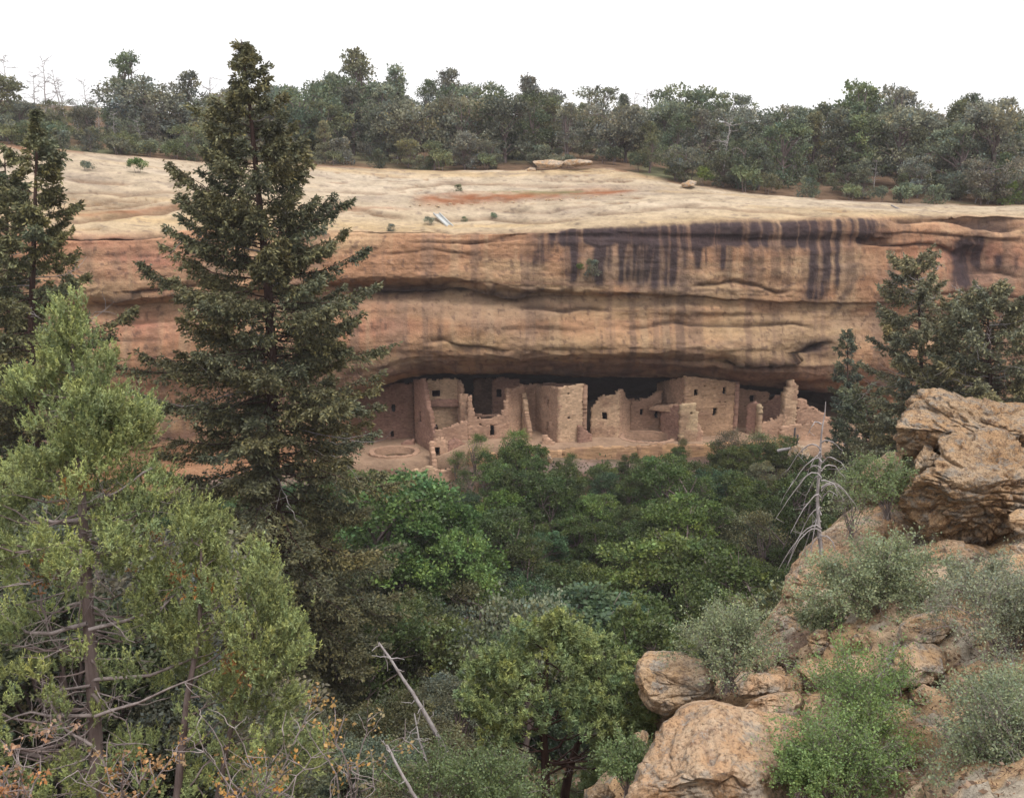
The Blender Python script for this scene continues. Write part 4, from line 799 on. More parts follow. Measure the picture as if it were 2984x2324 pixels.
# ground cover under the trees
rng = np.random.default_rng(21); mb = MB(); n = 16000
yy = rng.uniform(14, 84, n); xx = rng.uniform(-.5, .6, n) * yy; ok = ~((yy < 24) & (xx > 1.2)); yy = yy[ok]; xx = xx[ok]; zz = gz(xx, yy)
p = np.repeat(np.stack([xx, yy, zz], -1), 5, 0); nn = len(p); p = p + rng.normal(0, .28, p.shape); p[:, 2] += rng.uniform(0, .5, nn)
A = unit(rdir(rng, nn) + np.array([0, 0, .8])); sz = rng.uniform(.14, .32, (nn, 1)); mb.leaves(p, A * sz, unit(np.cross(A, rdir(rng, nn))) * sz * .35, hue(rng, nn, .25, .15))
gc = link('ground_cover', mb.mesh('ground_cover'), M_LEAF, None, (.075, .095, .04)); tag(gc, 'low scrub and weeds covering the canyon slopes', 'ground cover', kind='stuff')

rng = np.random.default_rng(23); mb = MB(); n = 20000
yy = rng.uniform(8.5, 22, n); xx = rng.uniform(.12, .62, n) * yy; zz = rocky_z(xx, yy)[0]
p = np.stack([xx, yy, zz + rng.uniform(0, .03, n)], -1); A = rdir(rng, n) * np.array([1, 1, .25]); sz = rng.uniform(.03, .10, (n, 1)); A = unit(A) * sz
mb.leaves(p, A, unit(np.cross(A, rdir(rng, n))) * sz * rng.choice([.3, .08], (n, 1)), np.where(rng.random((n, 1)) < .25, [[1.3, 1.2, 1.1]], [[.6, .5, .42]]) * hue(rng, n, .3, .08))
lt = link('leaf_litter', mb.mesh('leaf_litter'), M_LEAF, None, (.28, .21, .165)); tag(lt, 'dry leaf and twig litter strewn between the boulders', 'litter', kind='stuff')
# distinguishing labels for the trees that stand in crowds
from collections import defaultdict
grp = defaultdict(list)
for r in REG: grp[(r[1], r[2], r[3])].append(r)
ORD = ['leftmost', 'second from left', 'third from left', 'fourth from left', 'fifth from left', 'sixth from left', 'seventh from left', 'eighth from left', 'ninth from left', 'tenth from left', 'eleventh from left', 'twelfth from left'] + ['in the right crowd'] * 40
for (wd, row, zn), L in grp.items():
    L.sort(key=lambda r: r[4])
    for i, r in enumerate(L):
        s_ = f'{wd} {row}, {zn}'
        if len(L) == 2: s_ += (', left of two', ', right of two')[i]
        elif len(L) > 2: s_ += ', ' + (ORD[i] if i < len(L) - 1 else 'rightmost')
        r[0]['label'] = s_

# ------------------------------------------------------------------ big conifers
def interp_path(tp, pts, t): return np.stack([np.interp(t, tp, pts[:, k_]) for k_ in range(3)], -1)
def fir(name, label, trunk_px, Y, zbase, prof, nb, seed, color, sprigs=18, leaf=.30, dead=.12, group=None, gaps=0.0, rtrunk=.30, cat='tree', tipcol=1.5, topthin=.3):
    """trunk_px: (u,v) from the top down; prof: (v, left reach px, right reach px)"""
    rng = np.random.default_rng(seed); H3 = P([q[0] for q in trunk_px], [q[1] for q in trunk_px], Y)
    base = H3[-1].copy(); base[2] = zbase; H3 = np.concatenate([H3, base[None]])
    t = thing(name, label, cat, tuple(base), group); mt = MB(); mc = MB(); md = MB(); off = base
    zt, zb = H3[0, 2], zbase; zz = np.linspace(zt, zb - .5, 26); pts = np.stack([np.interp(-zz, -H3[:, 2], H3[:, k_]) for k_ in (0, 1)] + [zz], -1)
    Ht = zt - zb; mt.tubes(pts, .015 + rtrunk * ((zt - zz) / Ht) ** .8, 8)
    pv = np.array([q[0] for q in prof]); pz = zat(pv, Y); pl_ = np.array([q[1] for q in prof]) / F * Y * 1.03; pr = np.array([q[2] for q in prof]) / F * Y * 1.03
    o_ = np.argsort(pz); pz, pl_, pr = pz[o_], pl_[o_], pr[o_]
    cc = []; AA = []; WW = []; KK = []
    zs = zt - (zt - pz.min()) * (np.arange(nb) + rng.random(nb)) / nb
    for i, z in enumerate(zs):
        az = i * 2.399 + rng.normal(0, .35); cx_, cy_ = np.cos(az), np.sin(az)
        Lr = np.interp(z, pz, pr); Ll = np.interp(z, pz, pl_)
        L = (Lr * max(cx_, 0) ** 2 + Ll * max(-cx_, 0) ** 2 + .5 * (Lr + Ll) * cy_ ** 2 * .9)
        L *= rng.uniform(.62, 1.2)
        h = (zt - z) / Ht
        if rng.random() < gaps + topthin * max(0, 1 - h / .42): continue
        o = np.array([np.interp(-z, -H3[:, 2], H3[:, 0]), np.interp(-z, -H3[:, 2], H3[:, 1]), z])
        el = .75 - 1.35 * min(1, h * 1.4) + rng.normal(0, .12)
        m = 8; s_ = np.linspace(0, 1, m); d = np.array([cx_, cy_, 0.])
        q = o + d * (L * s_)[:, None]; q[:, 2] += L * (el * s_ * .55 - .32 * s_ ** 1.5 * h + .24 * s_ ** 3) + 0.0
        q += np.cumsum(rng.normal(0, .018 * L, (m, 3)), 0) * (s_ > 0)[:, None]
        isd = rng.random() < dead
        (md if isd else mt).tubes(q, (.012 + .028 * L / 4) * (1.05 - .9 * s_), 4)
        if isd:
            for _ in range(5):
                j = rng.integers(2, m - 1); d2 = unit(d + rng.normal(0, .8, 3)) * L * .3; q2 = q[j] + d2 * np.linspace(0, 1, 5)[:, None] + np.cumsum(rng.normal(0, .03 * L, (5, 3)), 0)
                md.tubes(q2, np.linspace(.016, .005, 5), 3)
            if rng.random() < .7: continue
        ns = int(sprigs * (0.35 + L / 3.2)) + 4
        sp = rng.uniform(.12, 1.0, ns) ** .75; sp[0] = 1.0
        sd_ = rng.choice([-1, 1], ns); lat = np.array([-cy_, cx_, 0])
        p0 = np.stack([np.interp(sp, s_, q[:, k_]) for k_ in range(3)], -1)
        sl = (.30 * L * (1.08 - sp) + .22) * rng.uniform(.6, 1.25, ns)
        sdir = unit(d * (.55 + .5 * rng.random((ns, 1))) + lat * sd_[:, None] * rng.uniform(.5, 1.2, (ns, 1)) + np.array([0, 0, 1]) * rng.normal(-.16, .22, (ns, 1)))
        sdir[0] = unit(d + np.array([0, 0, .25]))
        nq = 21; f = rng.uniform(.05, 1.05, (ns, nq))
        pc = p0[:, None] + sdir[:, None] * (sl[:, None] * f)[..., None]; pc[..., 2] -= .14 * (sl[:, None] * f) ** 1.3
        pc = pc.reshape(-1, 3) + rng.normal(0, .045, (ns * nq, 3))
        a = unit(np.repeat(sdir, nq, 0) * .9 + rng.normal(0, .55, (ns * nq, 3)) + np.array([0, 0, -.12]))
        lz = leaf * rng.uniform(.55, 1.25, (ns * nq, 1)) * (.7 + .3 * min(1, L))
        cc.append(pc); AA.append(a * lz); WW.append(unit(np.cross(a, rdir(rng, ns * nq))) * lz * .21)
        tip = (f.reshape(-1, 1) > .8) * rng.random((ns * nq, 1)); bcol = hue(rng, 1, .16, .08)
        KK.append(bcol * hue(rng, ns * nq, .2, .08) * (1 + (tipcol - 1) * tip * np.array([[1.1, 1.0, .6]])))
    cc, AA, WW, KK = map(np.concatenate, (cc, AA, WW, KK))
    mc.leaves(cc, AA, WW, KK)
    link('trunk', mt.mesh('trunk', off), M_DARKBARK, t); link('crown', mc.mesh('crown', off), M_NEEDLE, t, color)
    if md.n: link('dead_branches', md.mesh('dead_branches', off), M_GREY, t)
    return t
def d2(l): return [tuple(np.array(q) * K) for q in l]
zb1 = gz1(P(800, 1950, 40)[0], 40)
fir('fir_tree', 'tall dark fir with a ragged pointed top, tallest tree, standing before the cliff', d2([(514, 84), (530, 200), (552, 420), (572, 620), (580, 760), (583, 1000), (590, 1300)]), 40, min(zb1, -24), d2([(84, 2, 2), (110, 9, 9), (150, 26, 34), (190, 42, 52), (240, 74, 66), (300, 100, 84), (345, 88, 78), (370, 150, 125), (410, 168, 140), (480, 172, 148), (530, 165, 150), (580, 190, 170), (640, 235, 188), (700, 215, 190), (760, 245, 215), (830, 265, 262), (870, 225, 225), (960, 232, 225), (1060, 240, 245), (1160, 235, 250), (1300, 250, 265), (1450, 250, 260), (1560, 200, 230)]), 500, 3, (.116, .114, .060), 30, .19, .12, 'fir trees in the canyon', gaps=.08, rtrunk=.42, topthin=.5)
zb2 = gz1(P(100, 1500, 39)[0], 39)
fir('fir_tree', 'dark fir at the left edge of the photo with long open branches', d2([(80, 235), (78, 330), (72, 520), (66, 700), (70, 900), (80, 1100)]), 39, min(zb2, -20), d2([(240, 1, 1), (300, 7, 7), (322, 30, 30), (336, 80, 74), (380, 110, 85), (420, 60, 50), (500, 90, 95), (560, 110, 100), (620, 130, 160), (700, 130, 190), (800, 130, 160), (900, 130, 150), (1050, 130, 150), (1150, 130, 150)]), 190, 4, (.118, .120, .060), 28, .19, .12, 'fir trees in the canyon', gaps=.12, rtrunk=.30)
fir('fir_tree', 'dark fir cut by the left frame edge, just left of the open branched fir', d2([(10, 330), (16, 520), (24, 760), (30, 1000)]), 42, -22, d2([(330, 4, 4), (420, 60, 45), (560, 110, 70), (700, 130, 80), (900, 140, 90), (1050, 140, 90)]), 140, 5, (.105, .112, .056), 26, .19, .12, 'fir trees in the canyon', gaps=.1)
fir('fir_tree', 'broad grey twigged fir standing behind the pitted boulder at right', d2([(1955, 560), (1962, 700), (1968, 860), (1965, 1000)]), 52, -25, d2([(562, 40, 44), (585, 62, 70), (620, 85, 75), (680, 95, 78), (740, 100, 95), (800, 110, 110), (880, 120, 120), (950, 130, 130), (1050, 120, 120)]), 190, 6, (.185, .178, .108), 24, .2, .24, 'fir trees in the canyon', gaps=.05, rtrunk=.26)
fir('fir_tree', 'wide dark fir at the right frame edge above the pitted boulder', d2([(2105, 615), (2110, 760), (2115, 900), (2118, 1050)]), 48, -22, d2([(617, 20, 22), (640, 60, 60), (690, 90, 110), (760, 110, 130), (840, 130, 140), (930, 140, 150), (1050, 140, 150)]), 180, 7, (.165, .162, .096), 24, .2, .22, 'fir trees in the canyon', gaps=.04, rtrunk=.26)
fir('fir_tree', 'slim dark young fir growing before the alcove\'s right end', d2([(1808, 704), (1808, 800), (1806, 930), (1802, 1000)]), 74, -29, d2([(706, 3, 3), (740, 18, 18), (800, 26, 24), (870, 30, 28), (930, 34, 30), (980, 30, 30)]), 90, 8, (.095, .105, .068), 14, .22, .05, 'fir trees in the canyon', gaps=.1, rtrunk=.14)
fir('fir_tree', 'short bushy fir with pale bare twigs left of the pitted boulder', d2([(1838, 835), (1845, 900), (1850, 1000)]), 60, -27, d2([(836, 20, 30), (860, 40, 60), (900, 55, 75), (950, 60, 85), (1010, 60, 90)]), 80, 9, (.11, .12, .066), 20, .20, .22, 'fir trees in the canyon', gaps=.0, rtrunk=.16)

# ------------------------------------------------------------------ near trees grown inside a silhouette
def inpoly(poly, u, v):
    x, y = poly[:, 0], poly[:, 1]; j = np.roll(np.arange(len(poly)), 1); r = np.zeros(len(u), bool)
    for a, b in zip(range(len(poly)), j):
        c = ((y[a] > v) != (y[b] > v)) & (u < (x[b] - x[a]) * (v - y[a]) / (y[b] - y[a] + 1e-9) + x[a]); r ^= c
    return r
def sil_points(poly, n, Y, rng, thick=1.0, thin=None):
    poly = np.asarray(poly, float); lo, hi = poly.min(0), poly.max(0); U = []; V = []; W = []
    got = 0
    while got < n:
        u = rng.uniform(lo[0], hi[0], 4000); v = rng.uniform(lo[1], hi[1], 4000); k_ = inpoly(poly, u, v)
        if thin is not None:
            for (a, b, ru, rv, pr_) in thin: k_ &= ~((((u - a) / ru) ** 2 + ((v - b) / rv) ** 2 < 1) & (rng.random(4000) < pr_))
        u, v = u[k_], v[k_]
        L = np.full(len(u), 1e9); R = np.full(len(u), 1e9)
        for st in np.arange(6, 700, 12):
            gone = ~inpoly(poly, u - st, v) & (L > 1e8); L[gone] = st
            gone = ~inpoly(poly, u + st, v) & (R > 1e8); R[gone] = st
        U.append(u); V.append(v); W.append(np.sqrt(np.minimum(L, 700) * np.minimum(R, 700))); got += len(u)
    u = np.concatenate(U)[:n]; v = np.concatenate(V)[:n]; w_ = np.concatenate(W)[:n]
    p = P(u, v, Y); off = rng.uniform(-1, 1, n); off = np.sign(off) * np.abs(off) ** .8
    p[:, 1] += off * w_ / F * Y * thick
    return p
def limbs(mb, ml, pts, tp, rng, n, r, drop=.35, m=7, sag=.12, deadn=0):
    ks = rng.choice(len(pts), min(n, len(pts)), replace=False)
    for q in pts[ks]:
        hd = np.linalg.norm(q[:2] - np.array([np.interp(-q[2], -tp[:, 2], tp[:, k_]) for k_ in (0, 1)]))
        z0 = np.clip(q[2] - drop * hd, tp[-1, 2], tp[0, 2]); a = np.array([np.interp(-z0, -tp[:, 2], tp[:, 0]), np.interp(-z0, -tp[:, 2], tp[:, 1]), z0])
        s_ = np.linspace(0, 1, m)[:, None]; path = a + (q - a) * s_; Ln = np.linalg.norm(q - a)
        path[:, 2] -= sag * Ln * np.sin(np.pi * s_[:, 0]); path += np.cumsum(rng.normal(0, .035 * Ln, (m, 3)), 0) * np.sin(np.pi * s_)
        mb.tubes(path, r * (.35 + .65 * Ln / 2.0) * (1.05 - .85 * s_[:, 0]), 5)
        for _ in range(2):
            j = rng.integers(2, m - 1); e_ = unit(rng.normal(0, 1, 3) + (q - a) / max(Ln, .1)) * Ln * .3; s2 = np.linspace(0, 1, 5)[:, None]
            ml.tubes(path[j] + e_ * s2 + np.cumsum(rng.normal(0, .02 * Ln, (5, 3)), 0) * s2, r * .3 * (1 - .7 * s2[:, 0]), 3)
def plumes(mc, pts, rng, nsp, nk, lsp, lk, up, ctr, spread, wk=.17, open_=.6, tip=.35, yel=.1):
    n = len(pts); c0 = np.repeat(pts, nsp, 0) + rng.normal(0, spread, (n * nsp, 3)); outw = unit(c0 - ctr)
    ax = unit(outw * .6 + np.array([0, 0, up]) + rng.normal(0, .45, c0.shape)); L = lsp * rng.uniform(.6, 1.3, (n * nsp, 1))
    N_ = n * nsp; f = rng.uniform(0, 1, (N_, nk, 1)); p = c0[:, None] + ax[:, None] * L[:, None] * f
    d = unit(ax[:, None] + rng.normal(0, open_, (N_, nk, 3))); lk_ = lk * rng.uniform(.6, 1.25, (N_, nk, 1)) * (1.15 - .4 * f)
    A = (d * lk_).reshape(-1, 3); W = (unit(np.cross(d.reshape(-1, 3), rdir(rng, N_ * nk))) * lk_.reshape(-1, 1) * wk)
    clump = np.repeat(hue(rng, n, .17, yel), nsp * nk, 0); pl_ = np.repeat(hue(rng, N_, .13, .05), nk, 0); ff = f.reshape(-1, 1)
    mc.leaves(p.reshape(-1, 3), A, W, clump * pl_ * hue(rng, N_ * nk, .1, .04) * (1 + tip * (ff - .5) * np.array([[1.1, 1, .5]])))

# foreground juniper
rng = np.random.default_rng(31); YJ = 11.0
jun = thing('juniper_tree', 'bright yellow green pointed juniper with grey inner limbs, nearest the camera at left', 'tree', (0, 0, 0), 'foreground trees')
def jpx(l): return np.array(l, float) * K
mc, mt, ml = MB(), MB(), MB()
tops = [([(143, 615), (165, 660), (185, 730), (210, 775), (250, 770), (225, 830), (300, 850), (318, 905), (300, 960), (240, 985), (150, 990), (85, 960), (75, 890), (40, 850), (45, 800), (95, 780), (95, 700), (125, 650)], 125, .8),
        ([(0, 1010), (60, 985), (150, 975), (330, 970), (360, 1060), (390, 1080), (450, 1090), (480, 1180), (440, 1230), (380, 1180), (330, 1250), (150, 1160), (40, 1200), (-60, 1200), (-120, 1080)], 155, .8),
        ([(420, 1090), (480, 1110), (490, 1180), (560, 1185), (590, 1230), (600, 1290), (640, 1330), (655, 1400), (640, 1500), (590, 1560), (470, 1500), (300, 1300), (330, 1190)], 150, .7),
        ([(-150, 1180), (100, 1170), (330, 1230), (480, 1480), (600, 1520), (690, 1560), (715, 1640), (720, 1760), (400, 1780), (-150, 1780)], 230, .5)]
trunkJ = P([150 * K, 160 * K, 172 * K, 180 * K, 188 * K, 197 * K, 205 * K, 212 * K], [660 * K, 900 * K, 1030 * K, 1150 * K, 1300 * K, 1450 * K, 1600 * K, 1760 * K], YJ)
mt.tubes(trunkJ, np.array([.012, .035, .05, .06, .075, .085, .095, .11]), 8)
trunkK = P([430 * K, 425 * K, 400 * K, 385 * K, 370 * K], [1150 * K, 1350 * K, 1480 * K, 1620 * K, 1780 * K], YJ - .3); mt.tubes(trunkK, np.array([.012, .03, .04, .05, .06]), 7)
trunkL = P([545 * K, 525 * K, 490 * K, 460 * K], [1320 * K, 1480 * K, 1560 * K, 1720 * K], YJ + .2); mt.tubes(trunkL, np.array([.012, .028, .035, .045]), 7)
allp = []
for (pl_, n_, th_) in tops:
    pts = sil_points(jpx(pl_), n_, YJ, rng, th_, [(190 * K, 1400 * K, 110 * K, 210 * K, .55), (330 * K, 1480 * K, 150 * K, 90 * K, .5), (110 * K, 1060 * K, 60 * K, 40 * K, .9), (270 * K, 1010 * K, 70 * K, 30 * K, .8), (330 * K, 1180 * K, 60 * K, 40 * K, .7), (60 * K, 1580 * K, 80 * K, 50 * K, .6)])
    allp.append(pts); ctr = np.array([np.mean(pts[:, 0]), YJ, pts[:, 2].min()])
    plumes(mc, pts, rng, 21, 27, .16, .047, .9, ctr, .075, .14, .55, .4, .045)
ap = np.concatenate(allp); left_ = ap[px(ap)[:, 0] < 400 * K]; rgt = ap[(px(ap)[:, 0] >= 380 * K)]
limbs(mt, ml, left_, trunkJ, rng, 75, .024, .25, sag=.14); limbs(mt, ml, rgt, trunkK, rng, 26, .02, .7); limbs(mt, ml, rgt, trunkL, rng, 18, .016, .7)
for (l, r_) in [([(185, 1330), (110, 1350), (60, 1345), (15, 1310), (0, 1290)], .03), ([(190, 1340), (260, 1320), (330, 1290), (380, 1240)], .03), ([(195, 1450), (300, 1440), (380, 1415), (460, 1390)], .028), ([(200, 1525), (290, 1505), (370, 1470), (460, 1430)], .025), ([(198, 1525), (110, 1530), (60, 1520), (-30, 1560)], .025), ([(195, 1460), (130, 1480), (80, 1510)], .02),
                ([(185, 1180), (205, 1230), (235, 1280)], .02), ([(175, 1110), (120, 1115), (85, 1100)], .028), ([(200, 1480), (230, 1530), (270, 1550)], .025), ([(85, 1250), (100, 1330), (135, 1400)], .02), ([(205, 1590), (150, 1560), (105, 1470), (90, 1420)], .022), ([(180, 1160), (172, 1240), (174, 1330)], .02), ([(330, 1000), (250, 1060), (175, 1080)], .016)]:
    q = P(np.array([a for a, b_ in l]) * K, np.array([b_ for a, b_ in l]) * K, YJ - .15 + rng.uniform(-.25, .15)); tt = np.linspace(0, 1, 9); qq = np.stack([np.interp(tt, np.linspace(0, 1, len(q)), q[:, k_]) for k_ in range(3)], -1) + np.cumsum(rng.normal(0, .012, (9, 3)), 0)
    ml.tubes(qq, r_ * (1.05 - .75 * tt), 5)
    for _ in range(7):
        j = rng.integers(2, 9); e_ = unit(rng.normal(0, 1, 3) + np.array([0, 0, -.2])) * rng.uniform(.15, .5); s2 = np.linspace(0, 1, 6)[:, None]
        ml.tubes(qq[j] + e_ * s2 + np.cumsum(rng.normal(0, .02, (6, 3)), 0) * s2, .009 * (1 - .75 * s2[:, 0]), 3)
for i in range(46):
    v_ = rng.uniform(1120, 1680); u_ = np.interp(v_, [1030, 1300, 1760], [172, 188, 212]); a = P(u_ * K, v_ * K, YJ); sd_ = rng.choice([-1, 1]); L = rng.uniform(.35, 1.2)
    s2 = np.linspace(0, 1, 9)[:, None]; d_ = unit(np.array([sd_ * rng.uniform(.5, 1), -rng.uniform(.1, .9), rng.uniform(-.5, .45)])); q = a + d_ * L * s2; q[:, 2] += (rng.uniform(-.25, .4) * L * s2[:, 0] ** 2); q += np.cumsum(rng.normal(0, .02, (9, 3)), 0) * (s2 > 0)
    ml.tubes(q, rng.uniform(.008, .016) * (1.05 - .75 * s2[:, 0]), 4)
    for _ in range(4):
        j = rng.integers(3, 9); e_ = unit(rng.normal(0, 1, 3) + d_) * rng.uniform(.1, .35); s3 = np.linspace(0, 1, 5)[:, None]; ml.tubes(q[j] + e_ * s3 + np.cumsum(rng.normal(0, .015, (5, 3)), 0) * s3, .006 * (1 - .7 * s3[:, 0]), 3)
link('trunk', mt.mesh('trunk'), M_BARK, jun); link('dead_branches', ml.mesh('dead_branches'), M_TWIG, jun); link('crown', mc.mesh('crown'), M_NEEDLE, jun, (.275, .315, .128))
# withered sprays in it
mr = MB(); pts = P(np.array([160, 150, 420, 330, 470, 500, 395, 265, 520, 90]) * K, np.array([1040, 1060, 1265, 1165, 1390, 1420, 1230, 1660, 1440, 1240]) * K, YJ - .4); plumes(mr, pts, rng, 9, 18, .2, .05, .3, np.array([-4, 11, -6]), .09, yel=.2)
link('withered_sprays', mr.mesh('withered_sprays'), M_NEEDLE, jun, (.26, .125, .045))

# pinyon at the bottom centre
rng = np.random.default_rng(41); YP = 15.5
pin = thing('pinyon_pine', 'rounded pinyon pine with a dark forked trunk at the bottom centre', 'tree', (0, 0, 0), 'foreground trees'); mc, mt, ml = MB(), MB(), MB()
pp = jpx([(1165, 1315), (1195, 1320), (1240, 1350), (1290, 1385), (1330, 1410), (1345, 1460), (1400, 1470), (1412, 1520), (1390, 1570), (1330, 1590), (1290, 1640), (1260, 1760), (1080, 1760), (1020, 1700), (1040, 1640), (1015, 1560), (1030, 1530), (985, 1480), (1000, 1440), (1050, 1395), (1090, 1360), (1120, 1325)])
pts = sil_points(pp, 300, YP, rng, .85, [(1165 * K, 1600 * K, 75 * K, 115 * K, .96), (1250 * K, 1560 * K, 60 * K, 65 * K, .9), (1100 * K, 1560 * K, 50 * K, 60 * K, .7), (1170 * K, 1690 * K, 180 * K, 80 * K, .9), (1170 * K, 1430 * K, 60 * K, 30 * K, .6)])
plumes(mc, pts, rng, 11, 30, .13, .085, .5, np.array([P(1165 * K, 1650 * K, YP)[0], YP, P(0, 1700 * K, YP)[2]]), .10, .12, .95, .35)
tr = P(np.array([1170, 1162, 1160, 1162, 1165, 1168]) * K, np.array([1380, 1470, 1540, 1610, 1690, 1800]) * K, YP); mt.tubes(tr, np.array([.025, .05, .065, .075, .085, .1]), 8)
t2 = P(np.array([1290, 1255, 1230, 1215, 1205, 1200]) * K, np.array([1490, 1545, 1590, 1640, 1690, 1790]) * K, YP + .3); mt.tubes(t2, np.array([.03, .05, .06, .075, .09, .1]), 8)
limbs(mt, ml, pts, tr, rng, 46, .026, .45); limbs(mt, ml, pts[px(pts)[:, 0] > 1220 * K], t2, rng, 22, .024, .4)
link('trunk', mt.mesh('trunk'), M_DARKBARK, pin); link('twigs', ml.mesh('twigs'), M_TWIG, pin); link('crown', mc.mesh('crown'), M_NEEDLE, pin, (.20, .245, .098))

# ------------------------------------------------------------------ boulders
def boulder(name, label, poly, Y, thick, mat, crest=None, back_=0.0, under=0.0, dsp=.07, seed=0, strat=0.3, parent=None, group='lichened boulders of the near outcrop', nph=320, nth=170, sq=.42, facets=16, cat='boulder'):
    poly = np.array(poly, float); q = P(poly[:, 0], poly[:, 1], Y); XZ = q[:, [0, 2]]; c = np.array([(XZ[:, 0].max() + XZ[:, 0].min()) / 2, (XZ[:, 1].max() + XZ[:, 1].min()) / 2])
    n = len(XZ); ph = np.linspace(0, 2 * np.pi, nph, endpoint=False); r = np.zeros(nph); A = XZ - c; B = np.roll(A, -1, 0)
    for k_ in range(nph):
        dx, dz = math.cos(ph[k_]), math.sin(ph[k_]); best = 0
        for i in range(n):
            ex, ez = B[i] - A[i]; den = dx * ez - dz * ex
            if abs(den) < 1e-9: continue
            t = (A[i][0] * ez - A[i][1] * ex) / den; s_ = (A[i][0] * dz - A[i][1] * dx) / den
            if t > 0 and -1e-6 <= s_ <= 1 + 1e-6: best = max(best, t)
        r[k_] = best or .1
    kk = np.ones(7) / 7; r = np.convolve(np.concatenate([r[-3:], r, r[:3]]), kk, 'valid')
    a_ = np.sin(np.pi / 2 * np.linspace(0.004, 1, nth // 2)) ** (1 / sq); th = np.arcsin(np.clip(a_, 0, 1)); th = np.concatenate([th, np.pi - th[::-1][1:]]); nth = len(th); TT, PH = np.meshgrid(th, ph, indexing='ij'); Rr = r[None]
    s_ = np.sin(TT) ** sq; dd = np.sign(np.cos(TT)) * np.abs(np.cos(TT)) ** sq
    X = c[0] + Rr * s_ * np.cos(PH); Z = c[1] + Rr * s_ * np.sin(PH); D = dd * thick
    if crest is not None:
        zc_ = zat(crest, Y); zm = XZ[:, 1].max(); zi = XZ[:, 1].min(); up = np.clip((Z - zc_) / (zm - zc_), 0, 1.2); dn = np.clip((zc_ - Z) / (zc_ - zi), 0, 1)
        D = D - back_ * up ** 1.1 - under * dn ** 1.5
    kq = (Y - D) / Y; V = np.stack([X * kq, Y - D, Z * kq], -1); ctr = np.array([c[0], Y, c[1]]); nr = unit(V - ctr); sd_ = seed * 7.1
    d1 = fbm(V[..., 0] * 1.1 + sd_, V[..., 1] * 1.1, V[..., 2] * 1.1, 4) * 3.2 ; d2_ = fbm(V[..., 0] * 4 + sd_, V[..., 1] * 4, V[..., 2] * 5, 5, .68) - .9 * np.clip(fbm(V[..., 0] * 7 + sd_, V[..., 1] * 7, V[..., 2] * 8, 3) - .12, 0, 1)
    bl = V[..., 2] * 5.5 + V[..., 0] * .8 + 1.2 * fbm(V[..., 0] * .9 + sd_, V[..., 1] * .9, V[..., 2], 3); st_ = fbm(V[..., 0] * .5 + sd_, V[..., 1] * .5, V[..., 2] * 7 + d1, 3, .6) - .9 * np.exp(-((bl - np.round(bl)) / .07) ** 2) * (fbm(V[..., 0] * 1.5, V[..., 1] * 1.5, np.round(bl) * 3.3, 2) > .0); rg = 1 - np.abs(fbm(V[..., 0] * 1.6 + sd_ + 5, V[..., 1] * 1.6, V[..., 2] * 2.2, 3)) * 5; rg = np.clip(rg, 0, 1) ** 2
    rf = np.random.default_rng(seed + 400); ext = np.array([np.ptp(V[..., 0]) / 2, thick, np.ptp(V[..., 2]) / 2]); rel = (V - ctr) / ext
    for _ in range(facets):
        nn = unit(np.array([rf.normal(0, .7), -abs(rf.normal(.5, .5)), rf.normal(.1, .7)])); pr = rel @ nn; dm = pr.max() * rf.uniform(.55, .88) + .025 * fbm(V[..., 0] * 2, V[..., 1] * 2, V[..., 2] * 2 + seed, 3); rel = rel - np.maximum(pr - dm, 0)[..., None] * nn * .98
    V = ctr + rel * ext
    fade = np.sin(TT) ** .3 + .4
    V = V + nr * ((d1 * dsp * .9 + d2_ * dsp + st_ * dsp * strat * 2.2 - rg * dsp * 1.1) * np.clip(fade, 0, 1))[..., None]
    i = np.arange(nth * nph).reshape(nth, nph); nx = np.roll(i, -1, 1); Q = np.stack([i[:-1], nx[:-1], nx[1:], i[1:]], -1).reshape(-1, 4)
    o = link(name, raw_mesh(name, (V - ctr).reshape(-1, 3), Q, None, None, True), mat, parent); o.location = ctr
    if parent is None: tag(o, label, cat, group)
    return o
def f1(l): return [(1700 + a / 1.7, 1500 + b_ / 1.7) for a, b_ in l]          # readings from an enlarged corner of the photo
boulder('boulder', 'topmost big boulder, orange pitted top with an overhanging dark front', [(2600, 1275), (2607, 1215), (2640, 1185), (2672, 1165), (2712, 1137), (2765, 1137), (2790, 1152), (2880, 1168), (2990, 1182), (3120, 1190), (3160, 1300), (3000, 1360), (2860, 1350), (2760, 1345), (2700, 1368), (2655, 1345), (2615, 1320)], 20.5, 1.6, M_BOULDER_PITTED, 1232, 1.9, .5, .14, 1, .4, facets=5)
boulder('boulder', 'big middle boulder with a rough ridged top and lichened underside', [(2690, 1400), (2735, 1345), (2750, 1290), (2790, 1268), (2860, 1275), (2985, 1290), (3120, 1300), (3140, 1500), (3000, 1510), (2950, 1500), (2905, 1550), (2860, 1590), (2790, 1615), (2720, 1600), (2660, 1590), (2625, 1540), (2602, 1450), (2640, 1425)], 18.0, 1.3, M_BOULDER_PITTED, 1400, 1.5, 1.0, .15, 2, .5, facets=5)
boulder('boulder', 'wedge of pale rock squeezed between the two big boulders', [(2665, 1340), (2700, 1290), (2745, 1285), (2742, 1340), (2735, 1378), (2700, 1385), (2672, 1370)], 19.2, .6, M_BOULDER, 1310, .3, .2, .06, 3)
boulder('boulder', 'long sloping slab running down left of the big middle boulder', [(2262, 1800), (2285, 1680), (2330, 1625), (2375, 1575), (2440, 1520), (2520, 1475), (2600, 1450), (2660, 1470), (2690, 1600), (2640, 1700), (2560, 1720), (2440, 1760), (2370, 1790), (2310, 1880), (2265, 1870)], 18.6, 1.0, M_BOULDER_ORANGE, 1720, 2.6, .2, .08, 4)
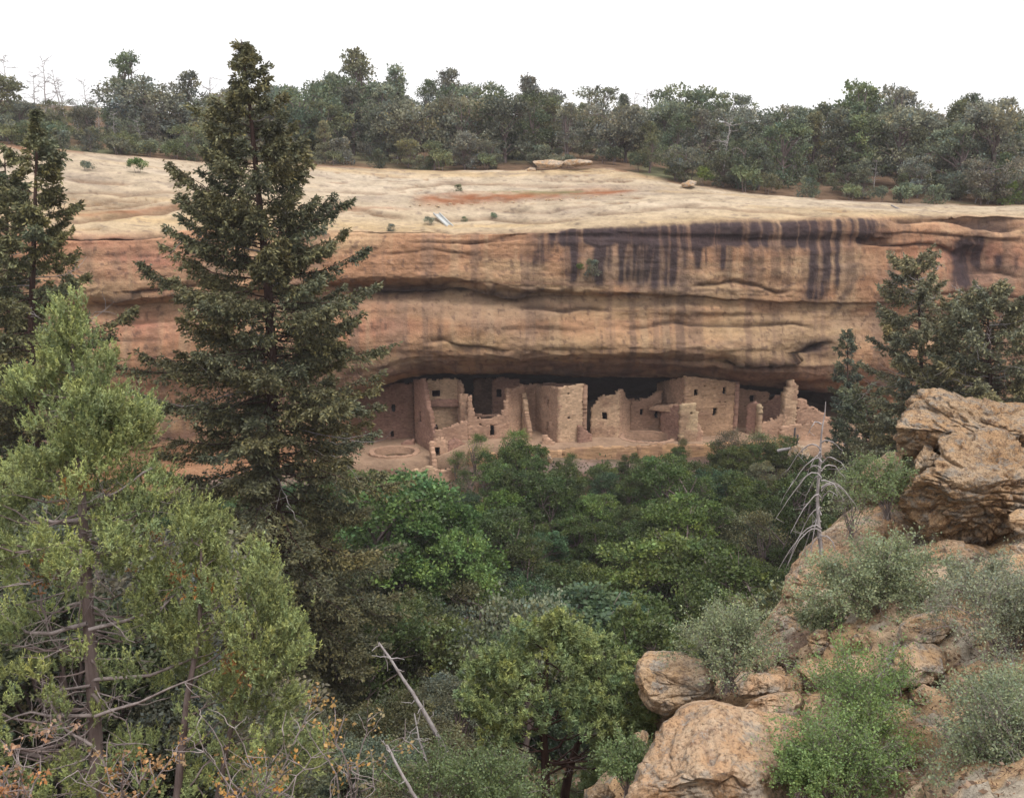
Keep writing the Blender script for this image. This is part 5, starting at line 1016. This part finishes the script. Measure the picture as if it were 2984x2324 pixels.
boulder('boulder', 'small tan boulder behind the green bush beside the topmost boulder', [(2470, 1420), (2500, 1385), (2545, 1345), (2590, 1315), (2640, 1320), (2650, 1400), (2600, 1450), (2520, 1475), (2478, 1470)], 20.5, .8, M_BOULDER_ORANGE, 1390, .8, 0, .06, 5)
boulder('boulder', 'blocky boulder with a flat grey top at the outcrop\'s left tip', f1([(268, 790), (278, 735), (305, 690), (330, 672), (400, 680), (470, 690), (560, 720), (640, 790), (665, 850), (640, 900), (560, 935), (480, 980), (410, 1010), (330, 960), (275, 890)]), 14.6, .75, M_BOULDER, 1500 + 800 / 1.7, 1.0, .35, .05, 6, .5, facets=7)
boulder('boulder', 'big smooth orange boulder at the bottom right of the pinyon', f1([(230, 1420), (270, 1260), (330, 1140), (400, 1020), (470, 960), (560, 930), (640, 925), (760, 950), (900, 970), (1060, 1000), (1180, 1100), (1200, 1250), (1150, 1420), (1000, 1700), (300, 1720)]), 10.6, 1.3, M_BOULDER_ORANGE, 1500 + 1150 / 1.7, 1.5, 0, .05, 7, .2)
boulder('boulder', 'broad brown rock ledge carrying the blocky boulder and the grey twiggy bush', f1([(240, 1000), (330, 930), (470, 880), (640, 850), (800, 800), (960, 770), (1080, 760), (1180, 900), (1150, 1200), (900, 1420), (300, 1420), (220, 1200)]), 15.4, 1.2, M_BOULDER, 1500 + 960 / 1.7, 1.2, .2, .08, 41)
boulder('boulder', 'low outcrop of broken rock under the wide sage bush and the long slab', f1([(930, 520), (1000, 470), (1200, 440), (1500, 430), (1700, 520), (1650, 640), (1400, 720), (1150, 740), (980, 690)]), 17.0, .9, M_BOULDER, 1500 + 560 / 1.7, .9, .3, .10, 42, .8)
boulder('boulder', 'grey lichened rock shelf on the slope at the right edge', f1([(1850, 330), (1950, 250), (2100, 210), (2250, 200), (2260, 420), (2100, 470), (1950, 440)]), 15.2, .6, M_BOULDER, 1500 + 320 / 1.7, .7, 0, .07, 43)
boulder('boulder', 'orange weathered rock below the big middle boulder\'s overhang', f1([(1560, 200), (1650, 150), (1800, 140), (2000, 160), (2080, 230), (1960, 300), (1780, 330), (1640, 300)]), 17.2, .6, M_BOULDER_ORANGE, 1500 + 220 / 1.7, .6, 0, .07, 44)
for (lab, pl_, Y_, th_, mt_, sd_) in [('tan broken rock between the bright bush and the chain\'s domed boulder', [(1240, 760), (1330, 700), (1430, 720), (1480, 800), (1440, 900), (1320, 920), (1250, 860)], 13.4, .5, M_BOULDER_ORANGE, 51), ('flat tan rock beneath the bright bush\'s tall shoots', [(1060, 760), (1160, 720), (1260, 740), (1290, 830), (1180, 900), (1070, 860)], 13.8, .4, M_BOULDER_ORANGE, 52), ('grey rock half buried beside the layered block', [(1280, 620), (1360, 590), (1470, 600), (1500, 680), (1400, 720), (1300, 700)], 14.6, .4, M_BOULDER, 53),
        ('pale rock on the littered slope right of the topmost chain boulder', [(1860, 560), (1930, 520), (2030, 530), (2060, 600), (1980, 640), (1890, 620)], 13.6, .35, M_BOULDER, 54), ('tan rock on the littered slope under the right hand bush', [(1880, 760), (1960, 720), (2060, 740), (2080, 820), (1980, 850), (1900, 830)], 12.4, .3, M_BOULDER, 55), ('broad pale rock between the wide sage bush and right edge', [(1640, 430), (1740, 380), (1880, 370), (1960, 430), (1900, 490), (1760, 500), (1660, 480)], 15.0, .5, M_BOULDER_ORANGE, 56), ('tan rock lowest on the slope in the bottom right corner', [(1800, 1200), (1880, 1150), (2000, 1180), (2010, 1280), (1900, 1310), (1810, 1280)], 10.4, .3, M_BOULDER, 57)]:
    boulder('boulder', lab, f1(pl_), Y_, th_, mt_, None, 0, 0, .05, sd_)
boulder('stone', 'small dark capped stone lying on the big orange boulder', f1([(632, 985), (640, 945), (665, 932), (700, 950), (740, 1000), (735, 1014), (690, 1012), (650, 1005)]), 10.9, .13, M_BOULDER, None, 0, 0, .012, 8, cat='stone')
boulder('boulder', 'flat orange ledge rock behind the big orange boulder', f1([(760, 985), (820, 930), (900, 900), (980, 880), (1060, 870), (1100, 930), (1060, 1010), (960, 1060), (860, 1030)]), 11.8, .6, M_BOULDER_ORANGE, 1500 + 960 / 1.7, .7, 0, .035, 9)
boulder('boulder', 'low cracked rock with a dark shadowed lip beside the grey bush', f1([(765, 890), (785, 840), (830, 800), (900, 785), (985, 790), (1040, 830), (1000, 890), (930, 885), (860, 895), (800, 915)]), 13.2, .4, M_BOULDER_ORANGE, 1500 + 850 / 1.7, .4, .15, .04, 10)
boulder('boulder', 'small rounded rock right behind the grey twiggy bush', f1([(825, 760), (840, 725), (880, 715), (925, 740), (935, 780), (900, 795), (850, 790)]), 14.2, .22, M_BOULDER, None, 0, 0, .025, 11)
boulder('boulder', 'pale flat rock among grass above the cracked rock', f1([(850, 640), (900, 628), (960, 650), (1000, 690), (1080, 700), (1060, 740), (980, 735), (920, 690), (870, 665)]), 15.4, .25, M_BOULDER_ORANGE, None, 0, 0, .03, 12)
boulder('boulder', 'dark layered block under the wide sage bush', f1([(1108, 600), (1150, 560), (1230, 555), (1265, 590), (1268, 690), (1200, 715), (1140, 690), (1110, 640)]), 15.0, .35, M_BOULDER, 1500 + 590 / 1.7, .2, .1, .04, 13, 1.2)
boulder('boulder', 'tan boulder with white lichen patches, topmost of the right chain', f1([(1555, 600), (1575, 540), (1640, 500), (1720, 480), (1800, 490), (1850, 540), (1845, 610), (1790, 650), (1680, 655), (1590, 665)]), 13.4, .5, M_BOULDER, 1500 + 570 / 1.7, .5, 0, .045, 14)
boulder('boulder', 'rounded boulder with a domed top, middle of the right chain', f1([(1465, 850), (1480, 790), (1530, 720), (1560, 655), (1640, 630), (1730, 632), (1800, 665), (1822, 740), (1815, 830), (1790, 865), (1700, 840), (1610, 860), (1540, 885)]), 12.6, .6, M_BOULDER, 1500 + 760 / 1.7, .5, .2, .045, 15)
boulder('boulder', 'boulder half under the domed one with grey lichen on its face', f1([(1610, 870), (1680, 838), (1760, 860), (1800, 900), (1800, 970), (1720, 990), (1640, 950), (1615, 910)]), 12.2, .4, M_BOULDER, 1500 + 880 / 1.7, .2, .1, .035, 16)
boulder('boulder', 'dark brown slab tilted above the lowest right boulder', f1([(1588, 1090), (1610, 1070), (1690, 1080), (1755, 1130), (1760, 1170), (1700, 1185), (1640, 1160), (1595, 1130)]), 11.2, .3, M_BOULDER_PITTED, None, 0, 0, .025, 17)
boulder('boulder', 'brown boulder with a round white spot, near the bottom right bush', f1([(1590, 1200), (1620, 1170), (1700, 1180), (1770, 1220), (1790, 1290), (1740, 1330), (1660, 1300), (1600, 1250)]), 10.8, .35, M_BOULDER, 1500 + 1210 / 1.7, .2, 0, .03, 18)
boulder('boulder', 'lowest brown rock at the bottom edge below the white spotted one', f1([(1555, 1280), (1600, 1250), (1680, 1320), (1720, 1400), (1720, 1500), (1600, 1500), (1565, 1400)]), 10.3, .35, M_BOULDER_ORANGE, 1500 + 1320 / 1.7, .2, 0, .03, 19)
boulder('boulder', 'small grey rock at the right frame edge under the big overhang', [(2945, 1500), (2975, 1490), (3060, 1500), (3060, 1560), (2980, 1560), (2950, 1535)], 16.4, .3, M_BOULDER, None, 0, 0, .04, 20)
boulder('boulder', 'pale lichened rock below the dark gap at the right frame edge', [(2900, 1640), (2930, 1590), (2990, 1570), (3060, 1580), (3070, 1690), (2960, 1700), (2905, 1680)], 15.8, .5, M_BOULDER, 1640, .4, 0, .05, 21)
boulder('boulder', 'tan rock peeping out under the pinyon\'s right boughs', f1([(245, 1080), (290, 1060), (330, 1090), (320, 1160), (270, 1200), (240, 1160)]), 13.5, .3, M_BOULDER, None, 0, 0, .03, 22)
boulder('boulder', 'pale rock at the bottom edge left of the big orange boulder', f1([(-10, 1360), (60, 1320), (130, 1330), (170, 1400), (120, 1460), (0, 1450)]), 11.5, .3, M_BOULDER, None, 0, 0, .03, 23)
boulder('boulder', 'large cracked boulder on the path below the ragged pillar', [(2290, 1315), (2310, 1300), (2335, 1297), (2358, 1300), (2364, 1325), (2352, 1350), (2330, 1364), (2305, 1345)], 80, 1.0, M_BOULDER, None, 0, 0, .12, 24, group='boulders lying below the cliff dwelling', nph=90, nth=50)
boulder('boulder', 'dark angular slab leaning on the terrace wall below the bright tower', [(1571, 1330), (1576, 1314), (1598, 1318), (1620, 1348), (1595, 1350)], 83.8, .5, M_BOULDER_PITTED, None, 0, 0, .08, 25, group='boulders lying below the cliff dwelling', nph=80, nth=40)
for (poly, lab, sd_) in [([(1548, 470), (1600, 465), (1645, 470), (1642, 484), (1620, 492), (1570, 488)], 'flat brown rock slab at the wood\'s edge, left one of the overlapping pair', 26), ([(1640, 466), (1690, 464), (1728, 468), (1722, 482), (1680, 485), (1645, 480)], 'flat brown rock slab at the wood\'s edge, right one of the overlapping pair', 27), ([(1525, 498), (1545, 486), (1562, 490), (1564, 502), (1540, 504)], 'small pale stone lying just left of the flat slabs', 28), ([(1985, 535), (2010, 525), (2030, 530), (2028, 544), (1990, 548)], 'pale flat rock at the wood\'s edge right of the flat slabs', 29)]:
    pm = slick(poly[0][0], 500 if sd_ != 29 else 552); boulder('rock_slab', lab, poly, pm[1] + 1.5, .9, M_BOULDER, None, 0, 0, .06, sd_, group='rocks at the edge of the mesa wood', nph=240, nth=60, cat='rock', sq=.22, facets=3)
rng = np.random.default_rng(51)
st0 = None
for i in range(26):
    u = 1200 + 620 * (i / 26) + rng.normal(0, 9); v = np.interp(u, [1200, 1250, 1480, 1700, 1860], [600, 597, 586, 580, 560]) + rng.normal(0, 2); p = slick(u, v)
    if st0 is None:
        st0 = boulder('stone', 'tan stone in the row along the red earth strip on the slickrock', [(1195, 600), (1205, 594), (1218, 596), (1220, 606), (1205, 609)], p[1], .25, M_BOULDER, None, 0, 0, .04, 30, group='stones edging the red earth strip', nph=40, nth=20, cat='stone'); o = st0
    else: o = st0.copy(); C.objects.link(o)
    o.location = p; o.rotation_euler = (0, 0, rng.uniform(0, 6)); s_ = rng.uniform(.35, .9); o.scale = (s_ * 1.3, s_, s_ * .7)

# ------------------------------------------------------------------ near shrubs
def shrub(name, label, base_px, Y, w_, h, d_, leafcol, seed, nst=26, ntw=9, lpt=16, lsz=.028, stemr=.008, upb=.9, fill=1.0, twig=M_TWIG, group='shrubs among the near boulders', lean=(0, 0), zlo=.25, barefrac=0.0, ground=False):
    rng = np.random.default_rng(seed); b0 = P(base_px[0], base_px[1], Y); t = thing(name, label, 'shrub', tuple(b0), group); ms, mf = MB(), MB(); P0 = []; DD = []
    for i in range(nst):
        az = rng.uniform(0, 6.28); rr = math.sqrt(rng.uniform(.02, 1)); e_ = np.array([math.cos(az) * rr * w_ / 2 + lean[0], math.sin(az) * rr * d_ / 2, h * (upb * math.sqrt(max(0.05, 1 - rr * rr * .85))) * rng.uniform(.75, 1.05)]) + np.array([0, 0, lean[1]])
        s_ = np.linspace(0, 1, 9)[:, None]; q = e_ * s_; q[:, 2] += .16 * h * np.sin(np.pi * s_[:, 0]); q += np.cumsum(rng.normal(0, .022 * h, (9, 3)), 0) * (s_ > 0); q[0] = rng.normal(0, .04 * w_, 3) * np.array([1, 1, 0]) - np.array([0, 0, .1])
        ms.tubes(q, stemr * rng.uniform(.7, 1.5) * (1.1 - .85 * s_[:, 0]), 4)
        bare = rng.random() < barefrac
        for _ in range(ntw):
            j = rng.integers(3, 9); L = h * rng.uniform(.14, .36); d2_ = unit(unit(q[j] - q[max(j - 2, 0)]) * .8 + rng.normal(0, .6, 3) + np.array([0, 0, .25])) * L
            s2 = np.linspace(0, 1, 6)[:, None]; q2 = q[min(j, 8)] + d2_ * s2 + np.cumsum(rng.normal(0, .03 * L, (6, 3)), 0) * (s2 > 0); ms.tubes(q2, stemr * .38 * (1.05 - .8 * s2[:, 0]), 3)
            if not bare:
                lp_ = int(lpt * 1.7); f = rng.uniform(.1, 1.05, lp_); pp_ = np.stack([np.interp(f, s2[:, 0], q2[:, k_]) for k_ in range(3)], -1) + rng.normal(0, .028 * h ** .5, (lp_, 3)); P0.append(pp_); DD.append(np.repeat(unit(d2_)[None], lp_, 0))
    if P0:
        p = np.concatenate(P0); D = np.concatenate(DD); k_ = rng.random(len(p)) < fill; p, D = p[k_], D[k_]; n_ = len(p); A = unit(D * .5 + rdir(rng, n_)); sz = 1.2 * lsz * rng.uniform(.6, 1.4, (n_, 1))
        cl = 1 + .5 * fbm(p[:, 0] * 4 / h + seed, p[:, 1] * 4 / h, p[:, 2] * 4 / h, 3)[:, None]
        mf.leaves(p, A * sz, unit(np.cross(A, rdir(rng, n_))) * sz * .32, hue(rng, n_, .16, .08) * cl)
    link('stems', ms.mesh('stems'), twig, t)
    if mf.n: link('foliage', mf.mesh('foliage'), M_LEAF, t, leafcol)
    return t
SAGE = (.255, .295, .165); SAGE2 = (.275, .30, .195); GRN = (.19, .275, .095)
shrub('shrub', 'upright green bush with dark stems beside the topmost boulder', (2590, 1500), 18.2, 1.35, 1.35, 1.1, (.18, .235, .10), 61, 24, 10, 18, .034, lean=(-.25, 0))
shrub('shrub', 'loose grey green bush left of the upright green bush', (2480, 1560), 18.8, 1.3, 1.7, 1.0, SAGE, 62, 16, 9, 14, .034, lean=(-.2, 0), fill=.8)
shrub('shrub', 'wide grey green sage bush in front of the long slab', (2560, 1850), 15.2, 2.5, 1.75, 1.6, SAGE, 63, 60, 12, 20, .036, lean=(-.12, 0))
shrub('shrub', 'low grey green spray below the long slab\'s end', (2380, 1840), 15.6, 1.2, .55, .9, SAGE, 64, 22, 9, 16, .032)
shrub('shrub', 'grey twiggy bush growing from the blocky boulder', (2120, 1995), 14.2, 2.1, 1.35, 1.4, SAGE, 65, 50, 12, 17, .030, lean=(.0, 0), barefrac=.2)
shrub('shrub', 'tall sprig with yellowish leaves behind the grey twiggy bush', (2125, 1880), 15.5, .9, 1.05, .6, (.16, .22, .07), 66, 10, 8, 12, .034, fill=.6)
shrub('shrub', 'large bright green bush at the bottom right, right of the orange boulder', (2440, 2390), 10.3, 2.1, 1.55, 1.3, GRN, 67, 46, 12, 20, .027, lean=(-.1, 0), fill=.8)
shrub('shrub', 'bright green bush with tall shoots behind the large bright bush', (2500, 2190), 11.5, 1.2, 1.75, 1.0, (.19, .28, .095), 68, 26, 11, 20, .027, lean=(-.1, 0))
shrub('shrub', 'low bright green spray over the orange boulder\'s right side', (2330, 2300), 9.9, .8, .5, .7, GRN, 69, 30, 11, 22, .025)
shrub('shrub', 'slender bright leaved bush beside the domed boulder', (2520, 2260), 10.8, .7, 1.1, .7, (.21, .29, .09), 70, 18, 10, 16, .028, fill=.8)
shrub('shrub', 'grey sprawling bush with bare twigs at the right frame edge, middle height', (2930, 1960), 12.6, 2.3, 1.7, 1.4, SAGE2, 71, 64, 12, 16, .030, barefrac=.25)
shrub('shrub', 'thick grey green bush filling the bottom right corner', (2930, 2340), 9.8, 2.1, 1.6, 1.3, (.24, .285, .165), 72, 80, 13, 20, .027, barefrac=.25)
shrub('shrub', 'grey bush low beside the white spotted boulder', (2860, 2270), 10.2, .9, .75, .8, SAGE, 73, 28, 10, 14, .025, barefrac=.2)
shrub('shrub', 'bare twig tangle on the brown litter right of the domed boulder', (2850, 2090), 11.6, 1.2, .6, 1.0, SAGE2, 74, 34, 10, 4, .025, barefrac=.8)
shrub('shrub', 'grey twiggy bush leaning over the pale rock at the right edge', (2850, 1780), 14.6, 1.5, 1.0, 1.1, SAGE2, 79, 40, 11, 11, .032, barefrac=.35)
shrub('shrub', 'low sage clump beneath the big middle boulder', (2740, 1720), 16.2, 1.2, .7, .9, SAGE, 80, 30, 10, 15, .034, barefrac=.15)
shrub('shrub', 'sage bush right of the domed boulder at the frame edge', (2960, 2150), 11.0, 1.5, 1.1, 1.0, SAGE, 85, 46, 11, 14, .028, barefrac=.25)
shrub('shrub', 'small green leafy bush at the pinyon\'s foot beside the pale rock', (1830, 2310), 11.3, .9, .8, .7, (.16, .22, .09), 75, 26, 10, 18, .028)
shrub('shrub', 'tangled green shrub along the bottom edge left of the pinyon trunk', (1420, 2370), 12.5, 1.6, 1.1, 1.0, (.15, .20, .085), 76, 34, 10, 18, .032)
shrub('shrub', 'loose green shrub at the bottom edge between dead sticks and pinyon', (1240, 2360), 13.5, 1.5, 1.3, 1.0, (.14, .185, .08), 77, 26, 9, 15, .034)
shrub('shrub', 'tuft of green sprigs on the domed boulder\'s face', (2618, 2005), 11.9, .4, .32, .3, (.15, .20, .07), 78, 14, 7, 10, .022)
# dry oak scrub with tan leaves, lower left
def oakscrub(label, u, v, Y, w_, h, seed, nl, col):
    rng = np.random.default_rng(seed); b0 = P(u, v, Y); t = thing('oak_shrub', label, 'shrub', tuple(b0), 'dry oak scrub at the bottom left'); ms, mf = MB(), MB(); tips = []
    for i in range(6):
        e_ = np.array([rng.uniform(-.5, .5) * w_, rng.uniform(-.3, .3) * w_, h * rng.uniform(.6, 1.05)]); s_ = np.linspace(0, 1, 8)[:, None]; q = e_ * s_ + np.cumsum(rng.normal(0, .03 * h, (8, 3)), 0) * (s_ > 0); ms.tubes(q, .012 * (1.1 - .8 * s_[:, 0]), 5)
        for _ in range(9):
            j = rng.integers(2, 8); L = h * rng.uniform(.15, .4); d2_ = unit(rng.normal(0, 1, 3) + np.array([0, 0, .5])) * L; s2 = np.linspace(0, 1, 6)[:, None]; q2 = q[j] + d2_ * s2 + np.cumsum(rng.normal(0, .035 * L, (6, 3)), 0) * (s2 > 0); ms.tubes(q2, .006 * (1.05 - .7 * s2[:, 0]), 4); tips.append(q2[-1]); tips.append(q2[3])
    tips = np.array(tips); k_ = rng.choice(len(tips), min(nl, len(tips)), replace=False); p = np.repeat(tips[k_], 14, 0) + rng.normal(0, .04, (len(k_) * 14, 3)); n_ = len(p)
    A = unit(rdir(rng, n_) + np.array([0, 0, -.5])); sz = rng.uniform(.03, .06, (n_, 1)); mf.leaves(p, A * sz, unit(np.cross(A, rdir(rng, n_))) * sz * .34, np.repeat(hue(rng, len(k_), .15, .15), 14, 0) * hue(rng, n_, .15, .06))
    link('stems', ms.mesh('stems'), M_TWIG, t); link('foliage', mf.mesh('foliage'), M_LEAF, t, col)
oakscrub('dry oak scrub with tan leaves and white twigs right of the juniper\'s foot', 1010, 2390, 9.0, 1.5, 1.15, 81, 20, (.40, .26, .10))
oakscrub('tan leaved oak scrub in front of the juniper\'s right skirt', 760, 2380, 8.6, 1.5, 1.1, 82, 22, (.40, .25, .10))
oakscrub('orange leaved oak scrub at the bottom left before the juniper trunk', 380, 2380, 8.2, 1.5, .85, 83, 22, (.40, .235, .105))
oakscrub('reddish tan oak scrub in the bottom left corner', 60, 2380, 8.0, 1.2, .8, 84, 26, (.40, .22, .12))

# ------------------------------------------------------------------ dead wood
def stick(name, label, pxl, Y0, Y1, r0, r1, seed, twigs=10, tl=.4, mat=M_GREY):
    rng = np.random.default_rng(seed); n = len(pxl); q = P([a for a, b_ in pxl], [b_ for a, b_ in pxl], np.linspace(Y0, Y1, n)); tt = np.linspace(0, 1, 14)
    qq = np.stack([np.interp(tt, np.linspace(0, 1, n), q[:, k_]) for k_ in range(3)], -1) + np.cumsum(rng.normal(0, r0 * .12, (14, 3)), 0); o0 = qq[0]; t = thing(name, label, 'dead wood', tuple(o0), 'dead wood'); ms, mt_ = MB(), MB(); ms.tubes(qq, r0 + (r1 - r0) * tt, 7)
    for _ in range(twigs):
        j = rng.integers(2, 14); e_ = unit(rng.normal(0, 1, 3) + np.array([0, 0, .2])) * tl * rng.uniform(.3, 1); s2 = np.linspace(0, 1, 6)[:, None]; mt_.tubes(qq[j] + e_ * s2 + np.cumsum(rng.normal(0, .05 * tl, (6, 3)), 0) * (s2 > 0), r1 * .6 * (1 - .7 * s2[:, 0]) + .003, 4)
    link('trunk', ms.mesh('trunk', o0), mat, t)
    if twigs: link('branches', mt_.mesh('branches', o0), mat, t)
stick('dead_tree', 'bare leaning trunk rising left of the pinyon, the longest of the dead sticks', [(1300, 2190), (1240, 2080), (1180, 1980), (1105, 1872)], 17, 17.6, .055, .022, 1, 12, .45)
stick('dead_branch', 'thin grey dead branch curving beside the leaning trunk', [(1280, 2330), (1255, 2250), (1225, 2160), (1210, 2080)], 14, 14.4, .028, .010, 2, 16, .5)
stick('dead_branch', 'pale bare pole leaning in at the bottom edge', [(1215, 2330), (1180, 2270), (1150, 2220), (1128, 2170)], 11, 11.2, .024, .016, 3, 3, .25)
stick('log', 'grey stump leaning against the domed boulder', [(2600, 1900), (2590, 1935), (2580, 1960)], 13, 12.9, .045, .035, 4, 5, .4)
stick('log', 'pale log lying beside the large cracked path boulder', [(2266, 1314), (2285, 1308), (2308, 1302)], 80.5, 80, .16, .12, 5, 0)
rngs = np.random.default_rng(91); Ys = 17.6
sn = thing('dead_tree', 'slim dead snag with drooping white branches left of the big boulders', 'dead tree', tuple(P(2395, 1600, Ys)), 'dead wood'); o0 = np.array(P(2395, 1600, Ys)); ms, mb_ = MB(), MB()
tk = P([2395, 2390, 2393, 2396, 2400, 2403], [1610, 1510, 1420, 1330, 1250, 1185], Ys); tt = np.linspace(0, 1, 12); tk = np.stack([np.interp(tt, np.linspace(0, 1, 6), tk[:, k_]) for k_ in range(3)], -1); tk = tk + np.cumsum(rngs.normal(0, .03, (12, 3)), 0); ms.tubes(tk, .046 * (1.05 - .9 * tt), 7)
for (v, du, dv_, L2) in [(1345, -105, 95, 1), (1350, 70, 20, 1), (1365, -75, 70, 1), (1372, 75, 30, 1), (1395, -60, 60, .8), (1400, 60, 55, 1), (1450, -90, 110, 1), (1460, 50, -10, .7), (1500, -110, 170, 1), (1520, -60, 120, 1), (1540, -130, 115, 1), (1550, -100, 90, 1), (1560, 40, 60, .6), (1430, 90, 30, .9), (1330, -35, 25, .5), (1290, 60, 20, .7), (1235, -40, 30, .6), (1310, -110, 80, 1), (1420, 110, 80, 1), (1390, -130, 120, 1), (1570, -45, 80, .8), (1480, -30, 150, .9)]:
    a = P(2393, v, Ys); b_ = P(2393 + du, v + dv_, Ys + rngs.uniform(-.6, .6)); s_ = np.linspace(0, 1, 9)[:, None]; q = a + (b_ - a) * s_; q[:, 2] += .28 * np.linalg.norm(b_ - a) * np.sin(np.pi * s_[:, 0] ** .8); q += np.cumsum(rngs.normal(0, .012, (9, 3)), 0) * (s_ > 0); mb_.tubes(q, .016 * (1.1 - .85 * s_[:, 0]), 4)
    for _ in range(3):
        j = rngs.integers(3, 9); e_ = unit(rngs.normal(0, 1, 3) + np.array([0, 0, -.5])) * .22; s2 = np.linspace(0, 1, 5)[:, None]; mb_.tubes(q[min(j, 8)] + e_ * s2, .006 * (1 - .6 * s2[:, 0]), 3)
link('trunk', ms.mesh('trunk', o0), M_GREY, sn); link('branches', mb_.mesh('branches', o0), M_GREY, sn)

# ------------------------------------------------------------------ small man made things
M_METAL = plain('weathered_metal', (.45, .46, .45), .55); M_WOOD = plain('weathered_board', (.20, .18, .18)); M_POST = plain('dark_post', (.05, .04, .04))
def prism(name, a, b_, wx, hz, mat, label, cat, group=None, lip=False):
    a, b_ = np.array(a), np.array(b_); d = unit(b_ - a); s_ = unit(np.cross(d, [0, 0, 1.])); up = np.cross(s_, d); mb = MB()
    def box(c0, c1, hw, hh, off):
        V = [c + s_ * sx * hw + up * (off + sy * hh) for c in (c0, c1) for sx, sy in ((-1, 0), (1, 0), (1, 1), (-1, 1))]; mb.add(V, [(0, 1, 2, 3), (7, 6, 5, 4), (0, 4, 5, 1), (1, 5, 6, 2), (2, 6, 7, 3), (3, 7, 4, 0)])
    box(a, b_, wx, hz, 0)
    t = thing(name, label, cat, tuple(a), group)
    link('trough' if lip else 'body', mb.mesh('body', a), mat, t)
    if lip:
        for sx in (-1, 1):
            mb = MB(); box(a + s_ * sx * (wx + .03), b_ + s_ * sx * (wx + .03), .03, hz + .16, 0); link('side_lip', mb.mesh('side_lip', a), mat, t)
p0 = slick(1268, 640); p1 = P(1312, 664, p0[1] - 3.0)
prism('drain_flume', p0 + np.array([0, 0, .45]), p1, .28, .06, M_METAL, 'pale metal drain flume jutting over the slickrock rim', 'drain', None, True)
p0 = slick(2596, 606); prism('plank', p0 + np.array([0, 0, .25]), P(2622, 612, p0[1] - .6), .2, .1, M_WOOD, 'short grey plank lying on the rim at the upper right', 'plank')
for (u, v, h, Y, lab) in [(2316, 1270, 1.1, 84, 'dark post on the path below the ragged pillar, left one'), (2324, 1284, .9, 83.5, 'dark post on the path below the ragged pillar, right one'), (1243, 1432, .9, 79, 'dark post standing below the drain hole wall'), (1899, 1352, .7, 82, 'small dark post beside the path under the kiva')]:
    q = P(u, v, Y); prism('post', q - np.array([0, 0, 1.2]), q + np.array([.05, 0, h - .3]), .07, .14, M_POST, lab, 'post', 'posts along the path')

# ------------------------------------------------------------------ thin haze over the canyon
hb = MB(); a_ = np.array([(-900, -60, -60), (900, -60, -60), (900, 900, -60), (-900, 900, -60), (-900, -60, 45), (900, -60, 45), (900, 900, 45), (-900, 900, 45)], float)
hb.add(a_, [(3, 2, 1, 0), (4, 5, 6, 7), (0, 1, 5, 4), (1, 2, 6, 5), (2, 3, 7, 6), (3, 0, 4, 7)])
m, t = newmat('haze'); pv_ = N(t, 'ShaderNodeVolumePrincipled'); pv_.inputs['Color'].default_value = (.93, .9, .96, 1); pv_.inputs['Density'].default_value = 0.00028
o_ = N(t, 'ShaderNodeOutputMaterial'); t.links.new(pv_.outputs[0], o_.inputs['Volume'])
hz = link('haze', hb.mesh('haze'), m); tag(hz, 'thin pale haze in the canyon air', 'haze', kind='stuff')
